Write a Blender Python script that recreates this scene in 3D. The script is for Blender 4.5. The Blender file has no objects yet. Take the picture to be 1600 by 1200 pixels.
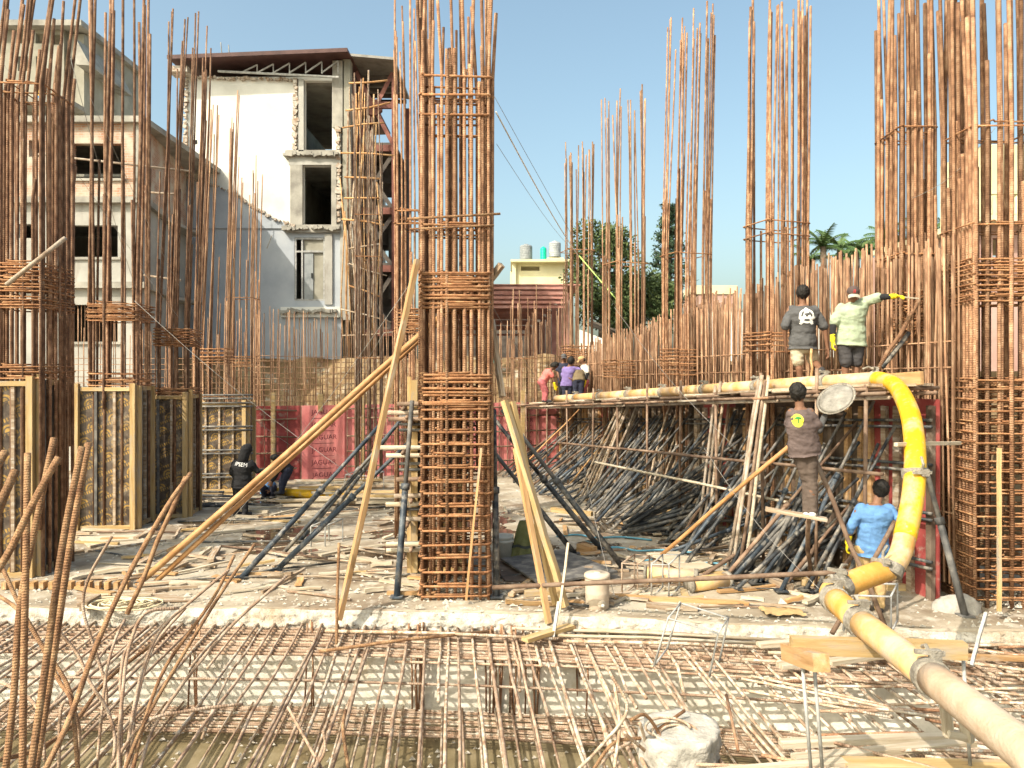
import bpy, bmesh, math, random
from mathutils import Vector, Matrix, Quaternion, noise
from mathutils.bvhtree import BVHTree
random.seed(11)
R = random.random
def U(a, b): return a + (b - a) * R()
S = bpy.context.scene
C = S.collection
# ------------------------------------------------------------------ camera
F, H, CX, HY = 1200.0, 3.1, 800.0, 580.0      # focal length in photo pixels, eye height over the slab, principal column, horizon row
cam = bpy.data.cameras.new('camera')
cam.lens = 36.0 * F / 1600.0
cam.sensor_width = 36.0
cam.shift_y = (HY - 600.0) / 1600.0
cam.clip_start = 0.1
cam.clip_end = 3000
cam_o = bpy.data.objects.new('camera', cam)
C.objects.link(cam_o)
cam_o.location = (0, 0, H)
cam_o.rotation_euler = (math.pi / 2, 0, 0)
S.camera = cam_o
# ------------------------------------------------------------------ sky and sun
LDIR = Vector((0.60, 0.60, -0.80)).normalized()          # the way the sunlight travels
EL = math.asin(-LDIR.z)
AZ = math.atan2(-LDIR.x, -LDIR.y)                          # compass angle of the sun, from +Y towards +X
W = bpy.data.worlds.new('World')
S.world = W
W.use_nodes = True
nt = W.node_tree
sky = nt.nodes.new('ShaderNodeTexSky')
sky.sky_type = 'NISHITA'
sky.sun_disc = False
sky.sun_elevation = EL
sky.sun_rotation = AZ
sky.air_density = 1.0
sky.dust_density = 5.0
sky.ozone_density = 1.2
bg = nt.nodes['Background']
bg.inputs['Strength'].default_value = 0.142
tint = nt.nodes.new('ShaderNodeVectorMath')            # even tint over the whole sky
tint.operation = 'MULTIPLY'
tint.inputs[1].default_value = (1.03, 1.08, 0.915)
nt.links.new(sky.outputs[0], tint.inputs[0])
nt.links.new(tint.outputs[0], bg.inputs[0])
sl = bpy.data.lights.new('sun', 'SUN')
sl.energy = 2.8
sl.angle = math.radians(0.5)
sl.color = (1.0, 0.90, 0.76)
so = bpy.data.objects.new('sun', sl)
C.objects.link(so)
so.rotation_euler = LDIR.to_track_quat('-Z', 'Y').to_euler()
so.location = (-20, -20, 30)
S.view_settings.view_transform = 'Standard'
S.view_settings.look = 'None'
S.view_settings.exposure = 1.02
S.view_settings.gamma = 1.0
S.view_settings.use_curve_mapping = False
# ------------------------------------------------------------------ picture to place
def P(x, y, d): return Vector(((x - CX) * d / F, d, H - (y - HY) * d / F))
def G(x, y, z=0.0):
    d = F * (H - z) / (y - HY)
    return Vector(((x - CX) * d / F, d, z))
def Q(x, d, z): return Vector(((x - CX) * d / F, d, z))
YAW = math.atan2(100.0, F)             # the site's grid is turned a little to the left
# ------------------------------------------------------------------ meshes
class B:
    def __init__(s): s.v = []; s.f = []; s.uv = {}; s.mi = []
    def face(s, idx): s.f.append(tuple(idx))
    def box(s, c, d, m=None):
        b = len(s.v); c = Vector(c)
        for sx in (-.5, .5):
            for sy in (-.5, .5):
                for sz in (-.5, .5):
                    p = Vector((sx * d[0], sy * d[1], sz * d[2]))
                    if m is not None: p = m @ p
                    s.v.append(c + p)
        for q in ((0,1,3,2),(4,6,7,5),(0,4,5,1),(2,3,7,6),(0,2,6,4),(1,5,7,3)): s.f.append(tuple(b + i for i in q))
        return s
    def beam(s, a, b_, w, h, up=Vector((0, 0, 1))):
        a = Vector(a); b_ = Vector(b_); x = (b_ - a); L = x.length; x.normalize()
        if abs(x.dot(up)) > .98: up = Vector((0, 1, 0))
        y = up.cross(x).normalized(); z = x.cross(y)
        return s.box((a + b_) / 2, (L, w, h), Matrix((x, y, z)).transposed())
    def tube(s, pts, r, n=6, cap=True, rs=None):
        pts = [Vector(p) for p in pts]; k = len(pts); b = len(s.v)
        t0 = (pts[1] - pts[0]).normalized()
        ref = Vector((0, 0, 1)) if abs(t0.z) < .9 else Vector((1, 0, 0))
        nn = t0.cross(ref).normalized(); L = 0.0; Ls = []
        for i in range(k):
            if i == 0: t = t0
            elif i == k - 1: t = (pts[-1] - pts[-2]).normalized()
            else:
                t = (pts[i + 1] - pts[i - 1])
                t = t.normalized() if t.length > 1e-9 else (pts[i] - pts[i - 1]).normalized()
            nn = (nn - t * nn.dot(t))
            nn = nn.normalized() if nn.length > 1e-6 else t.orthogonal().normalized()
            bb = t.cross(nn); rr = rs[i] if rs else r
            if i: L += (pts[i] - pts[i - 1]).length
            Ls.append(L)
            for j in range(n):
                a = 2 * math.pi * j / n
                s.v.append(pts[i] + nn * (math.cos(a) * rr) + bb * (math.sin(a) * rr))
        for i in range(k - 1):
            for j in range(n):
                j2 = (j + 1) % n
                s.uv[len(s.f)] = [(j / n, Ls[i]), ((j + 1) / n, Ls[i]), ((j + 1) / n, Ls[i + 1]), (j / n, Ls[i + 1])]
                s.f.append((b + i * n + j, b + i * n + j2, b + (i + 1) * n + j2, b + (i + 1) * n + j))
        if cap:
            s.f.append(tuple(b + j for j in reversed(range(n))))
            s.f.append(tuple(b + (k - 1) * n + j for j in range(n)))
        return s
    def lathe(s, prof, n=20, o=(0, 0, 0), caps=True):
        b = len(s.v); o = Vector(o)
        for (r, z) in prof:
            for j in range(n):
                a = 2 * math.pi * j / n
                s.v.append(o + Vector((r * math.cos(a), r * math.sin(a), z)))
        for i in range(len(prof) - 1):
            for j in range(n):
                j2 = (j + 1) % n
                s.f.append((b + i * n + j, b + i * n + j2, b + (i + 1) * n + j2, b + (i + 1) * n + j))
        if caps:
            s.f.append(tuple(b + j for j in reversed(range(n))))
            s.f.append(tuple(b + (len(prof) - 1) * n + j for j in range(n)))
        return s
    def sphere(s, c, r, n=10, m=8, sc=(1, 1, 1), mat=None):
        b = len(s.v); c = Vector(c)
        for i in range(m + 1):
            th = math.pi * i / m
            for j in range(n):
                a = 2 * math.pi * j / n
                p = Vector((r * math.sin(th) * math.cos(a) * sc[0], r * math.sin(th) * math.sin(a) * sc[1], r * math.cos(th) * sc[2]))
                if mat is not None: p = mat @ p
                s.v.append(c + p)
        for i in range(m):
            for j in range(n):
                j2 = (j + 1) % n
                s.f.append((b + i * n + j, b + (i + 1) * n + j, b + (i + 1) * n + j2, b + i * n + j2))
        return s
    def grid(s, fn, nu, nv):
        b = len(s.v)
        for i in range(nu + 1):
            for j in range(nv + 1): s.v.append(Vector(fn(i / nu, j / nv)))
        for i in range(nu):
            for j in range(nv):
                a = b + i * (nv + 1) + j
                s.f.append((a, a + nv + 1, a + nv + 2, a + 1))
        return s
    def mesh(s, name='m', smooth=False):
        me = bpy.data.meshes.new(name)
        me.from_pydata([tuple(v) for v in s.v], [], s.f)
        if s.uv:
            ul = me.uv_layers.new(name='uv')
            for p in me.polygons:
                u = s.uv.get(p.index)
                if u:
                    for li, q in zip(p.loop_indices, u): ul.data[li].uv = q
        if smooth: me.polygons.foreach_set('use_smooth', [True] * len(me.polygons))
        me.update()
        return me
def weld(me):
    bm = bmesh.new(); bm.from_mesh(me); bmesh.ops.remove_doubles(bm, verts=bm.verts, dist=1e-5)
    bmesh.ops.recalc_face_normals(bm, faces=bm.faces); bm.to_mesh(me); bm.free(); return me
# ------------------------------------------------------------------ objects
def tag(o, label=None, cat=None, group=None, kind=None):
    if label: o['label'] = label
    if cat: o['category'] = cat
    if group: o['group'] = group
    if kind: o['kind'] = kind
    return o
def thing(name, label, cat, loc=(0, 0, 0), rz=0.0, group=None):
    o = bpy.data.objects.new(name, None); C.objects.link(o)
    o.location = loc; o.rotation_euler = (0, 0, rz); o.empty_display_size = .2
    return tag(o, label, cat, group)
def ob(name, me, mat, parent=None, loc=(0, 0, 0), rot=None, smooth=False):
    if isinstance(me, B): me = me.mesh(name, smooth)
    if mat is not None and not len(me.materials): me.materials.append(MT[mat] if isinstance(mat, str) else mat)
    o = bpy.data.objects.new(name, me); C.objects.link(o)
    if parent is not None: o.parent = parent
    o.location = loc
    if rot is not None: o.rotation_euler = rot
    return o
def wchild(o, parent):                        # parent with an unturned root: world location to local
    o.parent = parent; o.location = Vector(o.location) - Vector(parent.location); return o
def tube_o(name, pts, r, mat, parent=None, n=6, rs=None, cap=True):
    pts = [Vector(p) for p in pts]; o0 = pts[0].copy()
    b = B().tube([p - o0 for p in pts], r, n, cap, rs)
    o = ob(name, b, mat, None, o0, smooth=True)
    if parent is not None: wchild(o, parent)
    return o
def orient(a, b_, up=Vector((0, 0, 1))):
    x = (Vector(b_) - Vector(a)).normalized()
    if abs(x.dot(up)) > .98: up = Vector((0, 1, 0))
    y = up.cross(x).normalized(); z = x.cross(y)
    return Matrix((x, y, z)).transposed()
def plank_mesh(L, w, h, warp=.004, seg=4, bend=0.0):
    b = B(); n = seg; prev = None
    for i in range(n + 1):
        x = L * i / n; dy = U(-warp, warp) + bend * math.sin(math.pi * i / n); dz = U(-warp, warp)
        base = len(b.v)
        for (sy, sz) in ((-.5, -.5), (.5, -.5), (.5, .5), (-.5, .5)):
            b.v.append(Vector((x, sy * w + dy, sz * h + dz)))
        if prev is not None:
            for j in range(4):
                j2 = (j + 1) % 4
                b.f.append((prev + j, prev + j2, base + j2, base + j))
        else: b.f.append((base + 3, base + 2, base + 1, base))
        prev = base
    b.f.append((prev, prev + 1, prev + 2, prev + 3))
    return b
def beam_o(name, a, b_, w, h, mat, parent=None, up=Vector((0, 0, 1)), warp=.003, seg=3, bend=0.0):
    a = Vector(a); b_ = Vector(b_)
    o = ob(name, plank_mesh((b_ - a).length, w, h, warp, seg, bend), mat, None, a)
    o.rotation_euler = orient(a, b_, up).to_euler()
    if parent is not None: wchild(o, parent)
    return o
def jit(pts, a):
    return [Vector(p) + Vector((U(-a, a), U(-a, a), U(-a, a) * .3)) for p in pts]
def lerp(a, b_, t): return Vector(a) + (Vector(b_) - Vector(a)) * t
def curve(pts, k=6):                           # Catmull-Rom through the points
    p = [Vector(q) for q in pts]; p = [p[0] * 2 - p[1]] + p + [p[-1] * 2 - p[-2]]; out = []
    for i in range(1, len(p) - 2):
        for j in range(k):
            t = j / k; a, b_, c, d = p[i - 1], p[i], p[i + 1], p[i + 2]
            out.append(.5 * ((2 * b_) + (c - a) * t + (2 * a - 5 * b_ + 4 * c - d) * t * t + (3 * b_ - a - 3 * c + d) * t ** 3))
    out.append(p[-2]); return out
# ------------------------------------------------------------------ materials
MT = {}
DIM = dict(wood_pale=.72, wood_new=.72, wood_tan=.9, concrete=.86, concrete_edge=.78, shotcrete=1.4, plaster_white=.88, plaster_grey=.66, plaster_blue=.8, concrete_old=.72, cream=.85, pipe_cement=.72, pipe_yellow=.85,
           clamp=.6, jug=.85, steel_white=.62, pipe_pale=.75, cement_lump=.8, rubble_edge=.75, earth=.72, c_mint=.75, c_cream=.8, c_white=.85, c_blue=.8, pinkwall=.7, bamboo=.95)
def mat(name, cols, scale=4.0, rough=.85, bump=.25, bscale=60.0, metal=0.0, stretch=(1, 1, 1), spec=.3, var=.18, rib=0.0, lo=.34, hi=.66, detail=6.0, dist=0.0, hv=0.0):
    cols = [tuple(v * DIM.get(name, 1.0) for v in c) for c in cols]
    m = bpy.data.materials.new(name); m.use_nodes = True; t = m.node_tree; N = t.nodes; L = t.links
    bs = N['Principled BSDF']; bs.inputs['Roughness'].default_value = rough; bs.inputs['Metallic'].default_value = metal
    bs.inputs['Specular IOR Level'].default_value = spec
    tc = N.new('ShaderNodeTexCoord'); oi = N.new('ShaderNodeObjectInfo')
    ml = N.new('ShaderNodeMath'); ml.operation = 'MULTIPLY'; ml.inputs[1].default_value = 61.7
    L.new(oi.outputs['Random'], ml.inputs[0])
    ad = N.new('ShaderNodeVectorMath'); ad.operation = 'ADD'; L.new(tc.outputs['Object'], ad.inputs[0]); L.new(ml.outputs[0], ad.inputs[1])
    mp = N.new('ShaderNodeMapping'); mp.inputs['Scale'].default_value = stretch; L.new(ad.outputs[0], mp.inputs['Vector'])
    nz = N.new('ShaderNodeTexNoise'); nz.inputs['Scale'].default_value = scale; nz.inputs['Detail'].default_value = detail; nz.inputs['Roughness'].default_value = .62
    nz.inputs['Distortion'].default_value = dist
    L.new(mp.outputs[0], nz.inputs['Vector'])
    cr = N.new('ShaderNodeValToRGB'); e = cr.color_ramp.elements
    k = len(cols)
    while len(e) < k: e.new(.5)
    for i, c in enumerate(cols):
        e[i].position = lo + (hi - lo) * (i / max(1, k - 1)); e[i].color = (c[0], c[1], c[2], 1)
    L.new(nz.outputs[0], cr.inputs[0])
    hs = N.new('ShaderNodeHueSaturation'); mr = N.new('ShaderNodeMapRange')
    mr.inputs['To Min'].default_value = 1 - var; mr.inputs['To Max'].default_value = 1 + var
    L.new(oi.outputs['Random'], mr.inputs['Value']); L.new(mr.outputs[0], hs.inputs['Value']); L.new(cr.outputs[0], hs.inputs['Color'])
    L.new(hs.outputs[0], bs.inputs['Base Color'])
    n2 = N.new('ShaderNodeTexNoise'); n2.inputs['Scale'].default_value = bscale; n2.inputs['Detail'].default_value = 4; L.new(mp.outputs[0], n2.inputs['Vector'])
    hsrc = n2.outputs[0]
    if rib > 0:
        uv = N.new('ShaderNodeUVMap'); sp = N.new('ShaderNodeSeparateXYZ'); L.new(uv.outputs[0], sp.inputs[0])
        a = N.new('ShaderNodeMath'); a.operation = 'MULTIPLY'; a.inputs[1].default_value = 2 * math.pi / rib; L.new(sp.outputs[1], a.inputs[0])
        sn = N.new('ShaderNodeMath'); sn.operation = 'SINE'; L.new(a.outputs[0], sn.inputs[0])
        a2 = N.new('ShaderNodeMath'); a2.operation = 'MULTIPLY_ADD'; a2.inputs[1].default_value = .22; L.new(sn.outputs[0], a2.inputs[0]); L.new(n2.outputs[0], a2.inputs[2])
        hsrc = a2.outputs[0]
    if bump:
        bp = N.new('ShaderNodeBump'); bp.inputs['Strength'].default_value = bump; bp.inputs['Distance'].default_value = .02
        L.new(hsrc, bp.inputs['Height']); L.new(bp.outputs[0], bs.inputs['Normal'])
    MT[name] = m
    return m
def over(name, col, scale, lo, hi, stretch=(1, 1, 1), rough=None):
    """lay stains, spatter or dust of a second colour over a material"""
    m = MT[name]; t = m.node_tree; N = t.nodes; L = t.links; bs = N['Principled BSDF']; col = tuple(v * DIM.get(name, 1.0) for v in col)
    src = bs.inputs['Base Color'].links[0].from_socket
    mp = N.new('ShaderNodeMapping'); mp.inputs['Scale'].default_value = stretch; mp.inputs['Location'].default_value = (R() * 9, R() * 9, R() * 9)
    v = [n for n in N if n.bl_idname == 'ShaderNodeVectorMath'][0]
    L.new(v.outputs[0], mp.inputs['Vector'])
    nz = N.new('ShaderNodeTexNoise'); nz.inputs['Scale'].default_value = scale; nz.inputs['Detail'].default_value = 7; nz.inputs['Roughness'].default_value = .65
    L.new(mp.outputs[0], nz.inputs['Vector'])
    mr = N.new('ShaderNodeMapRange'); mr.inputs['From Min'].default_value = lo; mr.inputs['From Max'].default_value = hi; L.new(nz.outputs[0], mr.inputs['Value'])
    mx = N.new('ShaderNodeMix'); mx.data_type = 'RGBA'; L.new(mr.outputs[0], mx.inputs['Factor']); L.new(src, mx.inputs['A']); mx.inputs['B'].default_value = (*col, 1)
    L.new(mx.outputs['Result'], bs.inputs['Base Color'])
    if rough is not None:
        rr = N.new('ShaderNodeMapRange'); rr.inputs['To Min'].default_value = bs.inputs['Roughness'].default_value; rr.inputs['To Max'].default_value = rough
        L.new(mr.outputs[0], rr.inputs['Value']); L.new(rr.outputs[0], bs.inputs['Roughness'])
mat('rust', [(.15, .075, .043), (.285, .155, .088), (.42, .265, .165)], 5, .9, .5, 70, rib=.03, var=.35)
mat('rust_dark', [(.10, .052, .033), (.20, .11, .066), (.31, .195, .125)], 5, .9, .5, 70, rib=.03, var=.3)
mat('rust_tie', [(.18, .08, .038), (.30, .145, .068), (.42, .24, .125)], 6, .9, .4, 80, var=.22)
mat('rust_far', [(.16, .085, .05), (.27, .155, .092), (.38, .25, .16)], 3, .9, 0, 60, var=.4)
mat('rust_grey', [(.10, .05, .03), (.20, .13, .09), (.32, .26, .20)], 4, .85, .4, 70, rib=.022, var=.25)
mat('rust_near', [(.15, .075, .04), (.27, .15, .078), (.38, .24, .13)], 9, .9, .6, 90, rib=.018, var=.15)
mat('rust_pale', [(.22, .13, .08), (.40, .29, .20), (.58, .50, .40)], 6, .9, .4, 70, rib=.022, var=.2)
over('rust_pale', (.55, .50, .42), 14, .52, .6)
mat('rust_mat', [(.21, .125, .08), (.36, .25, .175), (.50, .39, .30)], 6, .9, .4, 70, rib=.022, var=.2)
over('rust_mat', (.45, .38, .30), 12, .58, .66)
mat('wood_new', [(.50, .32, .13), (.62, .43, .20), (.72, .54, .30)], 5, .75, .2, 50, stretch=(.25, 3, 3), var=.12)
over('wood_new', (.40, .25, .11), 6, .6, .75, (.2, 6, 6)); over('wood_new', (.50, .42, .33), 3, .52, .68, (.6, 2, 2)); over('wood_new', (.24, .17, .10), 9, .64, .72, (.5, 2, 2))
mat('wood_tan', [(.34, .19, .08), (.47, .28, .13), (.56, .37, .19)], 5, .75, .2, 50, stretch=(.25, 3, 3), var=.15)
over('wood_tan', (.20, .10, .04), 5, .62, .75, (.2, 6, 6)); over('wood_tan', (.46, .39, .31), 3, .54, .70, (.6, 2, 2))
mat('wood_old', [(.20, .13, .08), (.34, .25, .17), (.46, .38, .29)], 5, .85, .3, 60, stretch=(.25, 4, 4), var=.25)
over('wood_old', (.48, .44, .38), 5, .52, .66, (.5, 2, 2))
mat('wood_pale', [(.46, .36, .24), (.62, .53, .40), (.72, .65, .53)], 5, .85, .3, 60, stretch=(.25, 4, 4), var=.12)
over('wood_pale', (.36, .30, .22), 6, .58, .72, (.4, 2, 2))
mat('bamboo', [(.30, .15, .06), (.45, .24, .10), (.55, .34, .17)], 3, .6, .15, 50, stretch=(1, 1, 1), var=.12)
mat('steel_black', [(.016, .018, .022), (.032, .036, .042), (.075, .08, .085)], 4, .55, .2, 60, spec=.4, var=.4)
over('steel_black', (.27, .24, .20), 6, .47, .66)
mat('steel_blue', [(.018, .024, .034), (.04, .055, .075), (.09, .11, .13)], 4, .5, .2, 60, spec=.4, var=.3)
over('steel_blue', (.28, .26, .23), 6, .50, .68)
mat('steel_dusty', [(.06, .06, .06), (.13, .125, .12), (.26, .24, .21)], 4, .7, .2, 60, spec=.3, var=.3)
mat('pipe_brown', [(.10, .06, .04), (.20, .13, .09), (.30, .22, .16)], 4, .8, .2, 60, var=.25)
mat('pipe_pale', [(.28, .20, .14), (.44, .35, .27), (.58, .50, .42)], 5, .85, .3, 60, var=.2)
mat('steel_white', [(.42, .42, .40), (.60, .60, .58), (.72, .72, .70)], 9, .6, .2, 60, var=.1)
mat('concrete', [(.27, .22, .16), (.42, .36, .275), (.54, .48, .39)], .8, .92, .35, 30, var=0, lo=.3, hi=.7)
over('concrete', (.21, .15, .10), .55, .46, .64); over('concrete', (.60, .55, .47), 2.5, .52, .70); over('concrete', (.17, .13, .09), 6, .60, .74)
mat('concrete_edge', [(.44, .39, .32), (.62, .57, .49), (.76, .71, .63)], 5, .95, 1.0, 45, var=0)
over('concrete_edge', (.40, .31, .21), 1.2, .52, .66); over('concrete_edge', (.30, .25, .19), 16, .56, .68)
mat('shotcrete', [(.36, .33, .27), (.46, .43, .37), (.54, .50, .44)], 4, .95, .3, 30, var=0)
over('shotcrete', (.36, .29, .20), 2.2, .58, .72)
mat('trench_floor', [(.14, .105, .055), (.21, .17, .095), (.30, .25, .16)], 1.5, .5, .25, 18, var=0)
mat('cement_lump', [(.38, .36, .32), (.50, .47, .42), (.60, .57, .52)], 6, .95, .8, 30, var=0)
mat('wet_cement', [(.16, .15, .13), (.23, .215, .19), (.30, .285, .255)], 9, .6, .5, 40, var=0)
mat('earth', [(.20, .12, .06), (.34, .23, .12), (.48, .36, .21)], 1.2, .95, .8, 6, var=0)
over('earth', (.52, .46, .36), 2.5, .55, .66)
mat('mud', [(.16, .12, .07), (.26, .20, .13), (.38, .32, .23)], 1.5, .9, .5, 20, var=0)
mat('plaster_white', [(.66, .65, .60), (.78, .77, .72), (.84, .83, .78)], .6, .9, .1, 20, var=0)
over('plaster_white', (.56, .53, .45), .5, .60, .8)
mat('plaster_blue', [(.40, .44, .50), (.50, .54, .59), (.56, .60, .64)], .7, .9, .1, 20, var=0)
mat('plaster_grey', [(.42, .405, .37), (.56, .545, .50), (.66, .64, .59)], .8, .92, .2, 14, var=0)
over('plaster_grey', (.36, .32, .27), .7, .58, .72, (2, 2, .4))
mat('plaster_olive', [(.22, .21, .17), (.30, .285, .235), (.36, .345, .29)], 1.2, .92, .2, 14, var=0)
mat('concrete_old', [(.30, .28, .25), (.44, .42, .37), (.56, .53, .47)], 1.5, .92, .3, 14, var=0)
mat('rubble_edge', [(.36, .24, .16), (.56, .48, .40), (.70, .66, .60)], 6, .95, .8, 18, var=0)
mat('cream', [(.66, .60, .38), (.76, .70, .46), (.80, .75, .52)], .6, .9, .05, 20, var=0)
mat('pinkwall', [(.55, .33, .28), (.65, .42, .36), (.72, .50, .44)], .6, .9, .05, 20, var=0)
mat('dark_gap', [(.02, .02, .02), (.03, .03, .03)], 2, .9, 0)
mat('steel_red', [(.26, .085, .06), (.40, .15, .11), (.50, .22, .17)], 2, .7, .1, 40, var=.12)
mat('steel_maroon', [(.12, .045, .035), (.20, .08, .06), (.27, .12, .095)], 2, .7, .1, 40, var=.12)
mat('steel_pink', [(.34, .15, .12), (.46, .22, .18), (.54, .30, .25)], 2, .7, .1, 40, var=.15)
mat('steel_dark', [(.05, .04, .035), (.09, .075, .065), (.14, .12, .1)], 2, .7, .1, 40)
mat('roof_sheet', [(.07, .035, .034), (.10, .05, .046), (.13, .07, .064)], 2, .6, .1, 20)
mat('roof_grey', [(.20, .19, .18), (.28, .27, .25), (.34, .33, .31)], 2, .6, .1, 20)
mat('red_ply', [(.56, .16, .155), (.66, .22, .21), (.70, .28, .26)], 1.6, .55, .1, 30, var=.08)
over('red_ply', (.50, .26, .22), 5, .6, .75)
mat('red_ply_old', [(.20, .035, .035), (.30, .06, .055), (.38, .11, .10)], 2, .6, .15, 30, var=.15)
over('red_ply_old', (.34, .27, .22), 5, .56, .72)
mat('print_dark', [(.13, .02, .03), (.17, .03, .035)], 8, .7, 0)
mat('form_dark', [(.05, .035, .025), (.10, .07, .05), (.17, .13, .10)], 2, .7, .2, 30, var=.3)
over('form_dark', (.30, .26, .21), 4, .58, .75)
mat('ply_dark', [(.035, .025, .02), (.06, .045, .035), (.10, .075, .055)], 2, .6, .15, 30, var=.2)
mat('yellow_paint', [(.62, .33, .006), (.70, .40, .010), (.74, .46, .03)], 4, .5, .15, 40, spec=.35, var=.02)
over('yellow_paint', (.50, .36, .20), 3, .50, .66, rough=.85); over('yellow_paint', (.42, .34, .24), 14, .60, .72, rough=.9)
mat('pipe_yellow', [(.62, .33, .10), (.70, .45, .19), (.72, .53, .29)], 3, .6, .2, 40, var=.06)
over('pipe_yellow', (.62, .47, .35), 3.5, .46, .62); over('pipe_yellow', (.50, .36, .24), 11, .6, .75)
mat('pipe_orange', [(.50, .24, .04), (.58, .31, .07), (.60, .38, .15)], 3, .6, .2, 40, var=.03)
over('pipe_orange', (.52, .38, .24), 4, .54, .68)
mat('pipe_cement', [(.56, .39, .26), (.66, .50, .36), (.72, .59, .46)], 3, .85, .35, 40, var=.06)
mat('clamp', [(.26, .23, .19), (.40, .36, .30), (.54, .50, .43)], 12, .85, .6, 60, var=.1)
mat('jug', [(.55, .44, .33), (.62, .52, .41), (.66, .57, .46)], 3, .6, .1, 40, var=0)
mat('bucket_white', [(.52, .50, .44), (.62, .60, .54), (.68, .66, .6)], 3, .6, .1, 40, var=0)
mat('sack_olive', [(.13, .135, .045), (.20, .20, .08), (.28, .27, .12)], 3, .8, .3, 60, var=0)
mat('sack_dark', [(.05, .055, .05), (.07, .075, .07)], 3, .8, .2, 60)
mat('rope', [(.50, .43, .28), (.64, .56, .38)], 20, .9, .4, 90)
mat('wire', [(.22, .21, .20), (.34, .33, .31)], 9, .5, 0, metal=.3)
mat('wire_white', [(.72, .72, .70), (.8, .8, .78)], 9, .5, 0)
mat('wire_green', [(.42, .62, .16), (.5, .7, .2)], 9, .5, 0)
mat('tarp_blue', [(.10, .30, .42), (.16, .40, .52)], 9, .5, .2)
mat('tank', [(.20, .22, .23), (.27, .29, .30), (.32, .34, .35)], 3, .5, .1)
mat('tank_green', [(.0, .38, .24), (.01, .46, .30)], 3, .4, 0)
mat('green_bright', [(.03, .55, .05), (.04, .65, .07)], 3, .5, 0)
mat('teal', [(.12, .48, .42), (.16, .55, .48)], 3, .5, 0)
mat('leaf', [(.040, .065, .022), (.075, .11, .038), (.13, .16, .06)], 1.2, .7, 0, lo=.3, hi=.7, var=0)
mat('leaf_pine', [(.03, .06, .035), (.05, .09, .052), (.08, .125, .07)], 1.2, .7, 0, lo=.3, hi=.7, var=0)
mat('leaf_palm', [(.04, .085, .025), (.075, .13, .04), (.12, .17, .06)], 1.2, .6, 0, lo=.3, hi=.7, var=0)
mat('bark', [(.10, .07, .05), (.17, .13, .09)], 5, .9, .5, 20)
mat('skin', [(.15, .075, .045), (.20, .10, .06), (.23, .125, .08)], 6, .6, .1, 90, var=.1)
mat('hair', [(.008, .007, .006), (.018, .015, .012)], 30, .6, .4, 120, var=0)
def cloth(name, c, k=.16):
    mat(name, [tuple(v * (1 - k) for v in c), c, tuple(min(.9, v * (1 + k)) for v in c)], 7, .9, .35, 35, var=0)
for n_, c_ in (('c_grey', (.085, .085, .088)), ('c_cream', (.60, .52, .38)), ('c_mint', (.42, .50, .36)), ('c_charcoal', (.05, .047, .05)), ('c_black', (.018, .018, .020)),
               ('c_brown', (.115, .085, .08)), ('c_brown2', (.10, .075, .062)), ('c_blue', (.14, .30, .58)), ('c_tan', (.42, .29, .14)), ('c_pink', (.62, .17, .15)), ('c_rose', (.42, .12, .13)),
               ('c_violet', (.20, .15, .36)), ('c_navy', (.025, .028, .05)), ('c_white', (.68, .67, .62)), ('c_yellow', (.78, .60, .02)), ('c_cap', (.085, .06, .055)), ('c_capvisor', (.45, .42, .34)),
               ('c_olive', (.16, .12, .07)), ('p_white', (.74, .74, .72)), ('p_red', (.45, .05, .05)), ('p_lime', (.62, .62, .06)), ('p_green', (.04, .20, .05)), ('p_brown', (.09, .07, .065))): cloth(n_, c_)
def water():
    m = bpy.data.materials.new('puddle_water'); m.use_nodes = True; t = m.node_tree; bs = t.nodes['Principled BSDF']
    bs.inputs['Base Color'].default_value = (.10, .075, .05, 1); bs.inputs['Roughness'].default_value = .06; bs.inputs['IOR'].default_value = 1.33; bs.inputs['Specular IOR Level'].default_value = .9
    n = t.nodes.new('ShaderNodeTexNoise'); n.inputs['Scale'].default_value = 6; b_ = t.nodes.new('ShaderNodeBump'); b_.inputs['Strength'].default_value = .03
    t.links.new(n.outputs[0], b_.inputs['Height']); t.links.new(b_.outputs[0], bs.inputs['Normal']); MT['water'] = m
water()
def glass():
    m = bpy.data.materials.new('window_glass'); m.use_nodes = True; bs = m.node_tree.nodes['Principled BSDF']
    bs.inputs['Base Color'].default_value = (.05, .05, .045, 1); bs.inputs['Roughness'].default_value = .15; MT['glass'] = m
glass()
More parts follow.
